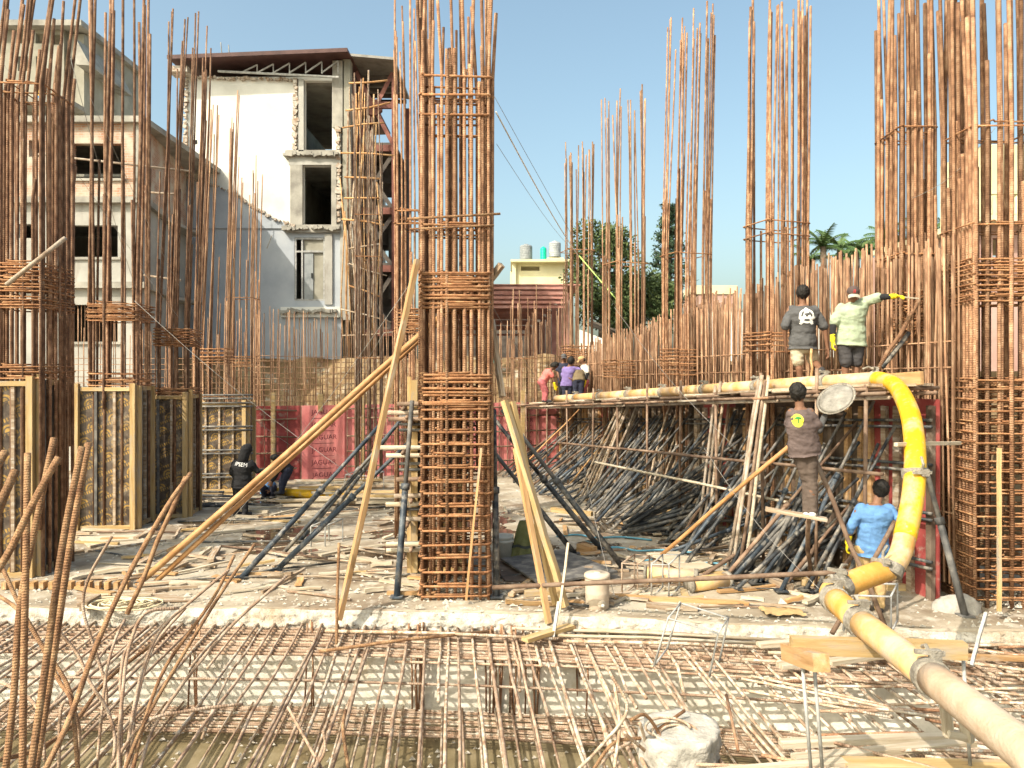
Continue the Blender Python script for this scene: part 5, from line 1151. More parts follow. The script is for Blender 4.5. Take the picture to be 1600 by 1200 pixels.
# guy wires
GW = 'guy wires strung between columns'
def wire(xa, ya, da, xb, yb, db, m_='wire', r=.0042, sag=.15, lab='thin guy wire strung down from the rebar columns'):
    a, c = P(xa, ya, da), P(xb, yb, db); tag(tube_o('guy_wire', [lerp(a, c, k / 8) - Vector((0, 0, sag * math.sin(math.pi * k / 8))) for k in range(9)], r, m_, None, 4), lab, 'wire', GW)
for w in ((772, 150, 10.4, 1000, 535, 20), (776, 225, 10.5, 905, 400, 22), (0, 92, 11.5, 330, 555, 19), (110, 90, 11.5, 215, 460, 15), (140, 150, 12, 320, 520, 19), (650, 430, 11, 320, 860, 12.5), (220, 420, 15, 420, 650, 19), (210, 470, 15, 560, 750, 14), (1425, 310, 11, 1555, 200, 10), (770, 480, 11, 880, 640, 20), (960, 480, 15, 1150, 700, 12.5), (905, 690, 13, 960, 930, 10), (1100, 700, 12, 1285, 925, 9.4), (600, 520, 13, 470, 700, 17), (300, 560, 17, 460, 700, 19)):
    wire(*w)
wire(905, 400, 21.8, 965, 470, 20.5, 'wire_green', .02, .0, 'yellow green sleeve on the guy wire before the tall tree')
wire(775, 175, 10.45, 905, 402, 21.5, 'wire_white', .012, .1, 'white cord beside the guy wire from the central cage')
# ================================================================== concrete pump line
t = thing('pump_pipe', 'long yellow concrete pump pipe with clamped joints and a bright hose climbing to the platform', 'pipe', P(1342, 970, 6.3))
RP = .108
k0 = [P(1668, 1226, 3.45), P(1455, 1058, 5.15), P(1344, 972, 6.25), P(1304, 936, 6.85)]
tube_o('pipe_section', [lerp(k0[0], k0[1], i / 6) for i in range(7)], RP, 'pipe_cement', t, 24)
tube_o('pipe_section', [lerp(k0[1], k0[2], i / 4) for i in range(5)], RP * .99, 'pipe_yellow', t, 24)
tube_o('pipe_section', [lerp(k0[2], k0[3], i / 3) for i in range(4)], RP, 'pipe_orange', t, 24)
el = curve([k0[3], P(1300, 925, 7.0), P(1322, 914, 7.1), P(1352, 902, 7.2), P(1392, 888, 7.35)], 6)
tube_o('elbow', el, RP * .98, 'pipe_orange', t, 20)
hs = curve([P(1384, 893, 7.3), P(1404, 872, 7.45), P(1416, 830, 7.6), P(1427, 770, 7.8), P(1430, 710, 8.05), P(1424, 655, 8.6), P(1412, 622, 9.2), P(1398, 602, 9.9), P(1380, 594, 10.4), P(1366, 592, 10.7)], 5)
lo_ = [p for p in hs if p.y < 7.75]; hi_ = [p for p in hs if p.y >= 7.55]
tube_o('hose', lo_, .102, 'pipe_yellow', t, 20); tube_o('hose', hi_, .106, 'yellow_paint', t, 22)
pf = [P(1368, 592, 10.66)]
d = 11.4
while d < 24.2: pf.append(WP(d, .95, zp(d) + .06)); d += 1.6
for a, c in zip(pf, pf[1:]):
    tube_o('pipe_section', [a, lerp(a, c, .5), c], .098, 'pipe_yellow', t, 16)
def clamp(p, ax, r=.108):
    ax = ax.normalized(); b = B(); b.tube([-ax * .055, -ax * .05, -ax * .015, ax * .015, ax * .05, ax * .055], r, 18, True, [r * 1.03, r * 1.13, r * 1.16, r * 1.16, r * 1.13, r * 1.03])
    side = ax.cross(Vector((0, 0, 1))).normalized(); upv = side.cross(ax)
    b.box(upv * r * 1.35 + side * .03, (.07, .05, .07)); b.beam(upv * r * 1.5 - side * .10, upv * r * 1.45 + side * .09, .028, .028); b.tube([upv * r * 1.3, upv * r * 1.75 + ax * .08, upv * r * 1.5 + ax * .16], .014, 6)
    o = ob('clamp', b, 'clamp', None, p, smooth=False); wchild(o, t)
clamp(k0[1], k0[1] - k0[0]); clamp(k0[2], k0[2] - k0[1]); clamp(k0[3], k0[3] - k0[2]); clamp(P(1312, 918, 7.05), el[8] - el[6]); clamp(P(1390, 889, 7.32), Vector((.3, .2, .5)), .11); clamp(pf[0], pf[1] - pf[0], .1); clamp(P(1429, 740, 7.92), Vector((0, .2, 1)), .108)
for p, q in zip(pf[1:-1], pf[2:]): clamp(p, q - p, .098)
# timber trestle under the pipe
t = thing('pipe_trestle', 'timber trestle carrying the pump pipe over the trench mat', 'trestle', Q(1370, 6.1, -.1))
zb = pz(1006, 6.1) - .03
beam_o('cross_timber', Q(1236, 6.15, zb), Q(1508, 6.05, zb), .09, .13, 'wood_new', t)
beam_o('block', P(1242, 1006, 6.2) + Vector((0, .15, -.12)), P(1284, 1036, 5.6), .12, .13, 'wood_tan', t)
for (xa, ya, xb, yb) in ((1254, 1040, 1268, 1212), (1272, 1038, 1286, 1214)): tube_o('leg', [P(xa, ya, 5.95), P(xb, yb, 6.05)], .014, 'steel_white', t, 7)
for (xa, ya, xb, yb) in ((1505, 1030, 1516, 1200),): tube_o('leg', [P(xa, ya, 6.1), P(xb, yb, 6.15)], .014, 'steel_white', t, 7)
t = thing('pipe_cradle', 'small wooden cradle wedged under the near clamp of the pump pipe', 'cradle', P(1495, 1150, 5.4))
for (xa, ya, xb, yb, w) in ((1476, 1092, 1482, 1150, .06), (1480, 1146, 1514, 1152, .06), (1506, 1110, 1512, 1158, .07)): beam_o('cradle_piece', P(xa, ya, 5.35), P(xb, yb, 5.38), w, .05, 'wood_pale', t)
# ================================================================== small things on the slab
g = G(933, 950)
t = thing('water_jug', 'beige insulated water jug with a tap recess standing on the slab lip', 'jug', g, .3)
r = .158
ob('jug_body', B().lathe([(r * .9, 0), (r * .97, .02), (r, .2), (r * 1.01, .215), (r * .985, .225), (r * 1.02, .40), (r * 1.03, .41)], 28), 'jug', t, smooth=True)
ob('lid', B().lathe([(r * 1.07, .405), (r * 1.09, .42), (r * 1.07, .45), (r * .9, .462), (r * .3, .462), (r * .28, .475), (0.01, .476)], 28), 'jug', t, smooth=True)
b = B(); b.tube([(0, -r - .012, .09), (0, -r + .02, .09)], .055, 16); ob('tap_recess', b, 'jug', t, smooth=True)
b = B(); b.tube([(0, -r - .05, .085), (0, -r, .085)], .022, 12); ob('tap', b, 'bucket_white', t, smooth=True)
t = thing('bucket', 'dirty white plastic bucket behind the black prop right of the central cage', 'bucket', G(786, 872))
ob('pail', B().lathe([(.14, 0), (.17, .34), (.18, .35), (.18, .38), (.16, .38), (.145, .1)], 20), 'bucket_white', t, smooth=True); ob('rim_band', B().lathe([(.166, .27), (.182, .28), (.182, .31), (.17, .315)], 20, caps=False), 'bucket_white', t, smooth=True)
# olive vest hung over a stub
t = thing('olive_vest', 'ragged olive work vest with dark tape hung over a post by the bucket', 'vest', G(822, 872))
def vest(u, v):
    a = 2 * math.pi * u; z = .62 * (1 - v) + .0; w = (.10 + .16 * v ** .8) * (1 + .10 * math.sin(a * 7 + v * 3)); z -= .05 * (v > .95) * math.sin(a * 9)
    return (w * math.cos(a), w * .55 * math.sin(a), z + .02 * math.sin(5 * a) * v)
ob('vest_cloth', B().grid(vest, 60, 16), 'sack_olive', t, smooth=True)
b = B(); b.grid(lambda u, v: (lambda p: (p[0] * 1.04, p[1] * 1.04, p[2]))(vest(u, .62 + .07 * v)), 60, 2); ob('dark_tape', b, 'sack_dark', t, smooth=True)
b = B(); b.tube([(0, 0, 0), (.02, 0, .75)], .03, 6); ob('post', b, 'wood_old', t)
# coil of rope, yellow pipe lengths, dark boards
b = B(); pts = []
for k in range(150):
    a = k * .36; rr = .20 + .09 * math.sin(k * .13) + .04 * math.sin(k * .7); pts.append((rr * 1.7 * math.cos(a) + .1 * math.sin(k * .05), rr * .8 * math.sin(a), .02 + .05 * abs(math.sin(k * .21))))
tag(ob('rope_coil', b.tube(pts, .012, 5), 'rope', None, G(182, 955) + Vector((0, .12, .01)), smooth=True), 'tangled coil of pale rope on the slab lip', 'rope')
for (xa, ya, xb, yb, m_, lab) in ((1012, 908, 1090, 914, 'pipe_yellow', 'cement stained yellow pipe length lying on the muddy slab'), (1080, 926, 1138, 918, 'pipe_yellow', 'short whitened pipe length lying beside the stained one'), (420, 775, 545, 783, 'yellow_paint', 'bright yellow pipe lying on the slab near the crouching worker')):
    a, c = G(xa, ya), G(xb, yb); a.z = c.z = .11; t = thing('pipe_length', lab, 'pipe', a); tube_o('tube', [a, lerp(a, c, .5), c], .105, m_, t, 18)
    ax = (c - a).normalized()
    for p, s in ((a, -1), (c, 1)):
        tube_o('end_ring', [p - ax * .05, p + ax * s * .012], .122, 'clamp', t, 18); tube_o('dark_bore', [p, p + ax * s * .016], .085, 'dark_gap', t, 14)
def sheet(label, pix, z, th, m_, tilt=0.0, cat='board', name='plywood_sheet', group=None):
    q = [G(x, y, z) for x, y in pix]; c = sum(q, Vector()) / 4; b = B()
    for dz in (0, -th):
        for i, p in enumerate(q): b.v.append(p - c + Vector((0, 0, dz + tilt * (i in (0, 1)))))
    b.f = [(0, 1, 2, 3), (7, 6, 5, 4)] + [(i, i + 4, (i + 1) % 4 + 4, (i + 1) % 4) for i in range(4)]
    return tag(ob(name, b, m_, None, c), label, cat, group)
sheet('large dark board lying raised on timbers right of the central cage', [(782, 872), (880, 858), (965, 892), (845, 912)], .12, .03, 'steel_dusty')
sheet('dark weathered board under the larger one beside the black prop', [(770, 880), (800, 872), (860, 908), (790, 908)], .05, .03, 'form_dark')
sheet('pale board sloping on the heap by the long grey pipe', [(1010, 868), (1060, 866), (1115, 884), (1080, 894)], .12, .03, 'wood_pale', .05)
sheet('weathered board half buried behind the stained pipe', [(1000, 878), (1046, 872), (1098, 898), (1050, 905)], .08, .03, 'wood_old')
sheet('pale sheet flat on the slab among the offcuts', [(120, 838), (215, 836), (240, 850), (140, 855)], .03, .02, 'wood_pale')
sheet('broad tan sheet flat on the slab by the rope coil', [(120, 925), (250, 922), (300, 938), (120, 945)], .03, .015, 'wood_old')
t = thing('battened_rail', 'long timber rail with cleats lying at the foot of the nearest column form', 'timber', G(0, 912))
beam_o('rail', G(-10, 910, .06), G(205, 914, .06), .09, .09, 'wood_old', t)
for k in range(14): beam_o('cleat', G(6 + 14.5 * k, 914, .07), G(13 + 14.5 * k, 914, .07), .11, .1, 'wood_tan', t)
tag(beam_o('block', G(130, 948, .06), G(152, 935, .06), .1, .12, 'wood_old'), 'square timber block beside the rope coil', 'timber')
for k, (xa, ya, xb, yb, w, h, m_, lab) in enumerate(((845, 800, 930, 806, .12, .08, 'wood_pale', 'pale timber in the short stack before the laid down props'), (862, 808, 925, 815, .12, .09, 'wood_new', 'yellow timber in the short stack before the laid down props'), (905, 862, 928, 868, .14, .14, 'wood_tan', 'orange timber offcut block on the wet slab'), (790, 945, 880, 948, .06, .05, 'wood_tan', 'reddish timber lying on the slab lip by the jug'), (960, 936, 1170, 948, .07, .06, 'wood_tan', 'long orange timber lying along the slab lip'), (820, 932, 880, 930, .14, .06, 'wood_new', 'short yellow board under the leaning battens'), (1010, 950, 1090, 956, .08, .06, 'wood_old', 'grey timber end in the mud near the slab lip'), (1180, 906, 1235, 928, .12, .12, 'wood_old', 'square weathered beam end in the mud by the prop heap'), (1252, 915, 1440, 925, .09, .09, 'wood_new', 'level yellow timber behind the pump pipe joint'), (340, 798, 420, 802, .09, .06, 'wood_pale', 'pale timber on the slab behind the hooded worker'), (1200, 922, 1295, 940, .05, .04, 'wood_pale', 'bent pale strip lying in the mud left of the pump joint'))):
    a, c = G(xa, ya), G(xb, yb); a.z = c.z = h / 2 + .012 + (.1 if k == 1 else 0); tag(beam_o('timber', a, c, w, h, m_, warp=.008), lab, 'timber')
# scattered offcuts
OG = 'timber offcuts littering the slab'
for k in range(230):
    z_ = k % 5 not in (0, 1)
    x, y = (U(80, 640), U(775, 935)) if z_ else (U(790, 1260), U(790, 955))
    if 640 < x < 780 and y > 900: continue
    p = G(x, y); ang = random.gauss(0, .5) + (1.4 if R() < .2 else 0); L_ = U(.2, 1.4) * (R() * .6 + .4); w = U(.025, .11); h = U(.015, .05); c = p + Vector((math.cos(ang), math.sin(ang), 0)) * L_
    if p.y < edge_at(p.x) + .1 or c.y < edge_at(c.x) + .1: continue
    p.z = h / 2 + .012 + U(0, .03); c.z = h / 2 + .012 + U(0, .10) * R()
    tag(beam_o('offcut', p, c, w, h, mm := random.choice(('wood_pale', 'wood_old', 'wood_pale', 'wood_tan', 'wood_old', 'wood_old', 'wood_pale', 'wood_new')), warp=.01), f"{'long' if L_ > .8 else 'short' if L_ < .4 else 'middling'} {'broad' if w > .075 else 'narrow'} {dict(wood_pale='pale', wood_old='weathered grey', wood_tan='tan', wood_new='fresh yellow')[mm]} offcut {'by the printed column forms' if x < 260 else 'around the leaning dark props' if x < 480 else 'left of the central cage' if x < 700 else 'between the water jug and the laid down props'}", 'offcut', OG)
SG = 'loose rods on the slab'
for k in range(60):
    x, y = (U(100, 640), U(780, 930)) if k % 2 else (U(780, 1300), U(800, 960)); p = G(x, y, .03); ang = random.gauss(0, .4); L_ = U(.6, 2.6); c = p + Vector((math.cos(ang), math.sin(ang), 0)) * L_; c.z = .03 + U(0, .08)
    if c.y < edge_at(c.x) + .1 or p.y < edge_at(p.x) + .1: continue
    tag(tube_o('loose_rod', [p, lerp(p, c, .5) + Vector((U(-.05, .05), U(-.05, .05), .01)), c], U(.009, .022), mm := random.choice(('rust_mat', 'rust_pale', 'pipe_brown', 'steel_black', 'wood_old')), None, 5), f"{'long' if L_ > 1.6 else 'short'} {dict(rust_mat='tan', rust_pale='whitened', pipe_brown='brown', steel_black='black', wood_old='grey wooden')[mm]} rod loose on the slab {'left' if x < 700 else 'right'} of the central cage", 'rod', SG)
# heaps of sawn lengths far back, each length its own thing
for k in range(46):
    p = G(U(430, 640), U(760, 800)); ang = random.gauss(.05, .12); L_ = U(.8, 2.2); c = p + Vector((math.cos(ang), math.sin(ang), 0)) * L_; p.z = c.z = .05 + .035 * (k % 8)
    tag(beam_o('stacked_timber', p, c, .09, .05, random.choice(('wood_pale', 'wood_old', 'wood_pale', 'wood_new')), warp=.008), 'timber length in the low heap in front of the far red boards', 'timber', 'timber heap before the red boards')
for k in range(10):
    p = G(U(180, 300), U(775, 800)); c = p + Vector((U(1, 2.4), U(-.2, .2), 0)); p.z = c.z = .06 + .03 * (k % 4)
    tag(tube_o('black_tube', [p, lerp(p, c, .5) + Vector((0, 0, .03)), c], .03, 'steel_black', None, 6), 'black tube lying in the dark heap behind the printed column forms', 'tube', 'black tubes heaped on the slab')
# chips, crumbs and spilled cement: nobody could count these
b = B()
def crumb(p, s):
    n = len(b.v); q = [Vector((U(-1, 1), U(-1, 1), U(.2, 1))) * s for _ in range(4)]
    b.v += [p + Vector((-s, -s * .6, 0)), p + Vector((s, -s * .4, 0)), p + Vector((.1 * s, s, 0)), p + Vector((U(-.3, .3) * s, U(-.3, .3) * s, s * U(.5, 1.1)))]; b.f += [(0 + n, 1 + n, 3 + n), (1 + n, 2 + n, 3 + n), (2 + n, n, 3 + n)]
for k in range(2600):
    X = U(-8, 8); e = edge_at(X); y = e + .08 + (R() ** 2.2) * 11; crumb(Vector((X, y, .015)), U(.008, .035) * (1 if R() < .93 else 2))
for k in range(500):
    a = U(0, 6.3); rr = abs(random.gauss(0, .4)); c0 = Q(708, 10.85, 0) if k % 2 else Q(1560, 10.3, 0); crumb(c0 + Vector((rr * math.cos(a) * 1.6, rr * math.sin(a) * 1.2, .015)), U(.015, .05))
for k in range(1500):
    X = U(-9, 6); crumb(Vector((X, edge_at(X) - .25 - (R() ** 1.3) * 4, TZ + .02)), U(.01, .045))
tag(ob('rubble_crumbs', b, 'concrete_edge'), 'crumbs of broken cement and chips strewn over slab and trench floor', 'rubble', None, 'stuff')
# small whitish lump of cement in front of the broad cage, yellow cement bag, bucket on the platform
b = B(); b.sphere((0, 0, .02), .26, 16, 10, (1.2, .8, .75)); me = b.mesh('lump', True)
for v in me.vertices: v.co += v.co.normalized() * .05 * nz3(v.co, 7)
tag(ob('cement_heap', me, 'cement_lump', None, G(1495, 955)), 'whitish heap of set cement at the foot of the broad cage', 'cement')
b = B(); b.grid(lambda u, v: (.5 * u - .25, .32 * v - .16, .03 + .035 * nz3((u, v, 0), 5)), 12, 8); tag(ob('empty_bag', b, 'c_tan', None, G(1222, 962) + Vector((0, 0, .03)), smooth=True), 'crumpled yellow paper bag flattened in the mud', 'bag')
t = thing('green_bucket', 'small bright green bucket on the pipe near the group of workers', 'bucket', P(894, 628, 24.2)); ob('pail', B().lathe([(.10, 0), (.14, .26), (.15, .27), (.13, .27), (.1, .04)], 14), 'green_bright', t, smooth=True)
ob('bail', B().tube([(.13 * math.cos(a), 0, .27 + .1 * math.sin(a)) for a in [math.pi * i / 8 for i in range(9)]], .01, 5), 'wire', t, smooth=True)
tag(ob('teal_sheet', B().box((0, 0, 0), (.45, .05, .9)), 'teal', None, P(766, 548, 28)), 'small teal sheet propped behind the far wall bars', 'sheet')
for k in range(3):
    a = G(870 + 60 * k, 838 + 20 * k, .03); pts = curve([a, a + Vector((.4, .1, .01)), a + Vector((.7, -.2, .02)), a + Vector((1.2, -.1, .01)), a + Vector((1.7, -.35, .01))], 5)
    tag(tube_o('blue_cord', pts, .018, 'tarp_blue', None, 5), 'blue cord trailing over the wet slab toward the props', 'cord', 'blue cords on the slab')
# ================================================================== people
def capsule(b, a, c, ra, rc, n=12, sq=None):
    a, c = Vector(a), Vector(c); t_ = (c - a).normalized() if (c - a).length > 1e-5 else Vector((0, 0, 1))
    b.tube([a - t_ * ra * .97, a - t_ * ra * .75, a - t_ * ra * .4, a, lerp(a, c, .5), c, c + t_ * rc * .4, c + t_ * rc * .75, c + t_ * rc * .97], 1, n, True, [ra * .22, ra * .66, ra * .92, ra, (ra + rc) / 2, rc, rc * .92, rc * .66, rc * .22])
def loft(b, rings, n=18):
    base = len(b.v)
    for (c, ax, ay, rx, ry) in rings:
        for j in range(n):
            a = 2 * math.pi * j / n; b.v.append(c + ax * (rx * math.cos(a)) + ay * (ry * math.sin(a)))
    for i in range(len(rings) - 1):
        for j in range(n):
            j2 = (j + 1) % n; b.f.append((base + i * n + j, base + i * n + j2, base + (i + 1) * n + j2, base + (i + 1) * n + j))
    b.f.append(tuple(base + j for j in reversed(range(n)))); b.f.append(tuple(base + (len(rings) - 1) * n + j for j in range(n)))
def fuse(b, vox, smooth=6, wr=0.0, ws=9.0):
    me = b.mesh('tmp'); bm = bmesh.new(); bm.from_mesh(me); bmesh.ops.recalc_face_normals(bm, faces=bm.faces); bm.to_mesh(me); bm.free()
    o = bpy.data.objects.new('tmp', me); m = o.modifiers.new('r', 'REMESH'); m.mode = 'VOXEL'; m.voxel_size = vox; m.use_smooth_shade = True
    s_ = o.modifiers.new('s', 'SMOOTH'); s_.factor = .5; s_.iterations = smooth
    out = bake(o)
    if wr:
        n = len(out.vertices); co = [0.0] * (3 * n); no = [0.0] * (3 * n); out.vertices.foreach_get('co', co); out.vertices.foreach_get('normal', no)
        for i in range(0, 3 * n, 3):
            q = Vector((co[i], co[i + 1], co[i + 2] * 1.9)); k = wr * (noise.noise(q * ws) + .6 * noise.noise(q * ws * 2.1))
            co[i] += no[i] * k; co[i + 1] += no[i + 1] * k; co[i + 2] += no[i + 2] * k
        out.vertices.foreach_set('co', co)
    out.polygons.foreach_set('use_smooth', [True] * len(out.polygons)); out.materials.clear(); out.update(); return out
def hand(b, w, dirv, palm_n, side, glove=1.0, curl=.5):
    """palm and five fingers; dirv along the forearm, palm_n where the palm faces, side towards the thumb"""
    dirv, side = dirv.normalized(), side.normalized(); side = (side - dirv * side.dot(dirv)).normalized(); pn = dirv.cross(side)
    if pn.dot(palm_n) < 0: pn = -pn
    g = glove
    for k in range(4): capsule(b, w + side * (.027 - .018 * k) * g, w + dirv * .085 * g + side * (.03 - .02 * k) * g, .013 * g, .012 * g, 8)
    for k, L_ in enumerate((.062, .072, .066, .050)):
        r0 = w + dirv * .085 * g + side * (.03 - .02 * k) * g; k1 = r0 + (dirv + pn * curl * .5).normalized() * L_ * .5 * g; k2 = k1 + (dirv * (1 - curl) + pn * (curl + .1)).normalized() * L_ * .55 * g
        capsule(b, r0, k1, .0098 * g, .0092 * g, 7); capsule(b, k1, k2, .0092 * g, .008 * g, 7)
    t0 = w + dirv * .025 * g + side * .034 * g; t1 = t0 + (dirv * .6 + side * .8 + pn * .3).normalized() * .04 * g; capsule(b, t0, t1, .012 * g, .0105 * g, 7); capsule(b, t1, t1 + (dirv + pn * .4).normalized() * .034 * g, .0105 * g, .009 * g, 7)
def person(label, d, J, face, shirt, legs, sleeve=1.0, leglen=1.0, shoes='c_black', glove=None, hair='hair', vox=.010, hem=0.0, cap=None, hood=False, hands=('d', 'd'), trouser_wide=1.15, shirt_wide=1.0, undersleeve=None, boots=None, curl=.5):
    K = {k: P(v[0], v[1], d + (v[2] if len(v) > 2 else 0)) for k, v in J.items()}
    base = Vector(((K['al'].x + K['ar'].x) / 2, (K['al'].y + K['ar'].y) / 2, min(K['al'].z, K['ar'].z) - .06)); t = thing('person', label, 'person', base)
    for k in K: K[k] = K[k] - base
    K['neck'] = lerp(K['neck'], (K['sl'] + K['sr']) / 2, .25); K['head'] = lerp(K['head'], K['neck'], .13)
    f = Vector((face[0], face[1], 0)).normalized(); Z = Vector((0, 0, 1))
    pel = (K['hl'] + K['hr']) / 2; sh = (K['sl'] + K['sr']) / 2; spine = (sh - pel).normalized(); lat_s = (K['sr'] - K['sl']).normalized(); lat_h = (K['hr'] - K['hl']).normalized()
    def ring(q, rx, ry, off=0.0):
        lx = lat_h.lerp(lat_s, q).normalized(); ay = spine.cross(lx).normalized(); return (pel + (sh - pel) * q + ay * off, lx, ay, rx, ry)
    hw = (K['sr'] - K['sl']).length / 2
    tor = [(-.22, .12, .085), (-.12, .15, .10), (0, .158, .108), (.2, .145, .10), (.4, .138, .098), (.62, .152, .11), (.82, min(.19, hw * .98), .112), (.97, min(.17, hw * .85), .085), (1.1, .075, .06)]
    body = B(); loft(body, [ring(q, a, c) for q, a, c in tor])
    capsule(body, sh + (K['neck'] - sh) * .2, K['head'] - (K['head'] - K['neck']) * .2, .058, .052)
    hu = (K['head'] - K['neck']).normalized()
    if 'hf' in J: pass
    hf = (f - hu * f.dot(hu) * .6).normalized(); hs_ = hu.cross(hf).normalized(); RM = Matrix((hs_, hf, hu)).transposed(); hc = K['head']
    body.sphere(hc + hu * .012, .108, 16, 12, (.76, .94, 1.08), RM); capsule(body, hc - hu * .045 + hf * .03, hc - hu * .085 + hf * .055, .058, .036); capsule(body, hc + hf * .088 + hu * .01, hc + hf * .108 - hu * .02, .010, .014, 8)
    capsule(body, hc + hf * .085 + hu * .03 - hs_ * .035, hc + hf * .085 + hu * .03 + hs_ * .035, .012, .012, 8); capsule(body, hc + hf * .085 - hu * .052 - hs_ * .018, hc + hf * .085 - hu * .052 + hs_ * .018, .009, .009, 7)
    for s in (-1, 1): capsule(body, hc + hs_ * s * .076 - hf * .008 + hu * .012, hc + hs_ * s * .08 - hf * .01 - hu * .022, .016, .012, 8)
    for s in 'lr':
        capsule(body, K['s' + s], K['e' + s], .047, .039); capsule(body, K['e' + s], K['w' + s], .039, .026); capsule(body, K['h' + s], K['k' + s], .082, .054); capsule(body, K['k' + s] + Vector((0, 0, 0)), lerp(K['k' + s], K['a' + s], .35) - f * .012, .052, .055); capsule(body, lerp(K['k' + s], K['a' + s], .35) - f * .012, K['a' + s], .055, .033)
        fd = (f - Z * .12).normalized() if s + 'foot' not in J else (K[s + 'foot'] - K['a' + s]).normalized()
        capsule(body, K['a' + s] - Z * .03, K['a' + s] - Z * .035 + fd * .13, .034, .028)
    gl = B(); sgn = {'l': -1, 'r': 1}
    tgt = gl if glove else body
    for s in 'lr':
        dv = (K['w' + s] - K['e' + s]).normalized(); hand(tgt, K['w' + s] + dv * .015, dv, -lat_s * sgn[s] if abs(dv.z) > .5 else -Z, f, 1.12 if glove else 1.0, curl)
        if glove: capsule(gl, lerp(K['e' + s], K['w' + s], .68), K['w' + s] + dv * .02, .040, .036)
    ob('body', fuse(body, vox, 3), 'skin', t)
    for s in (-1, 1): ob('eye', B().sphere(hc + hf * .088 + hu * .012 + hs_ * s * .03, .011, 8, 6), 'p_white' if False else 'hair', t, smooth=True)
    if glove: ob('gloves', fuse(gl, vox, 2), glove, t)
    # shirt
    b = B(); e = 1.10 * shirt_wide; q0 = -.18 - hem; loft(b, [ring(q0, .186 * e, .142 * e)] + [ring(q, a * e + .022, c * e + .024) for q, a, c in tor if q > q0 + .05 and q < 1.05] + [ring(1.07, .09, .075)])
    for s in 'lr':
        se = K['s' + s]; ee = K['e' + s]; we = K['w' + s]
        if sleeve <= 1: capsule(b, lerp(se, sh, .12) - spine * .018, lerp(se, ee, sleeve * .92), .064 * shirt_wide, .066 * shirt_wide)
        else: capsule(b, lerp(se, sh, .12) - spine * .018, ee, .066 * shirt_wide, .060); capsule(b, ee, lerp(ee, we, (sleeve - 1) * .95), .056, .043)
    st = ob('shirt', fuse(b, vox * 1.1, 4, .012, 7.5), shirt, t)
    if undersleeve:
        b = B()
        for s in 'lr': capsule(b, lerp(K['s' + s], K['e' + s], .4), K['e' + s], .052, .049); capsule(b, K['e' + s], lerp(K['e' + s], K['w' + s], .85), .049, .038)
        ob('under_sleeves', fuse(b, vox, 3, .003, 20), undersleeve, t)
    # trousers
    b = B(); loft(b, [ring(-.30, .12, .10), ring(-.2, .168, .122), ring(-.05, .172, .122), ring(.08, .160, .115)])
    w_ = trouser_wide
    for s in 'lr':
        hh, kk, aa = K['h' + s], K['k' + s], K['a' + s]
        if leglen <= 1: capsule(b, hh, lerp(hh, kk, leglen), .102 * w_, .086 * w_)
        else: capsule(b, hh, kk, .100 * w_, .070 * w_); capsule(b, kk, lerp(kk, aa, leglen - 1), .070 * w_, .058 * w_)
    ob('trousers', fuse(b, vox * 1.1, 4, .011, 8), legs, t)
    if shoes:
        for s in 'lr':
            b = B(); fd = (f - Z * .05).normalized() if s + 'foot' not in J else (K[s + 'foot'] - K['a' + s]).normalized(); a = K['a' + s]; dn = Z if abs(fd.z) < .6 else f
            capsule(b, a - dn * .028 - fd * .03, a - dn * .03 + fd * .15, .046, .04)
            if boots: capsule(b, a, lerp(a, K['k' + s], .4), .052, .056)
            ob('shoe', fuse(b, .009, 3), shoes, t)
    # head covering
    if hood:
        b = B(); b.sphere(hc - hf * .012 + hu * .02, .125, 16, 12, (.9, 1.0, 1.12), RM); capsule(b, hc - hf * .04, K['neck'] - hf * .02, .11, .12); ob('hood', fuse(b, .014, 4, .008, 9), shirt, t)
    elif cap:
        b = B(); b.sphere(hc + hu * .038 - hf * .004, .108, 18, 12, (.84, 1.0, .86), RM); cp = ob('cap', fuse(b, .009, 3), cap[0], t)
        for v in cp.data.vertices:
            q = v.co - hc
            if q.dot(hu) < .028: v.co += hu * (.028 - q.dot(hu))
        b = B(); b.grid(lambda u, v: tuple(hc + hu * (.032 - .035 * v - .03 * (2 * u - 1) ** 2) + hf * (.085 + .085 * v * (1 - .35 * (2 * u - 1) ** 2)) + hs_ * (2 * u - 1) * .078), 12, 6); vz = b; n_ = len(vz.v); vz.v += [p - hu * .006 for p in vz.v]; vz.f += [tuple(i + n_ for i in reversed(q)) for q in vz.f]; ob('visor', vz, cap[1], cp, smooth=True)
        b = B(); b.sphere(hc - hf * .02 - hu * .01, .098, 14, 10, (.8, .9, .6), RM); ob('hair', fuse(b, .011, 2, .006, 30), 'hair', t)
    else:
        b = B(); b.sphere(hc + hu * .032 - hf * .014, .118, 16, 12, (.86, .98, 1.0), RM); b.sphere(hc - hf * .035 + hu * -.01, .085, 12, 10, (.9, .8, .95), RM); hm = fuse(b, .010, 2)
        for v in hm.vertices:
            q = v.co - hc
            if q.dot(hf) > .055 and q.dot(hu) < .065: v.co -= hf * (q.dot(hf) - .05)
            v.co += (v.co - hc).normalized() * .011 * noise.noise(v.co * 42) + (v.co - hc).normalized() * .006 * noise.noise(v.co * 90)
        ob('hair', hm, hair, t)
    return t, K, st, (hc, hf, hu, hs_)
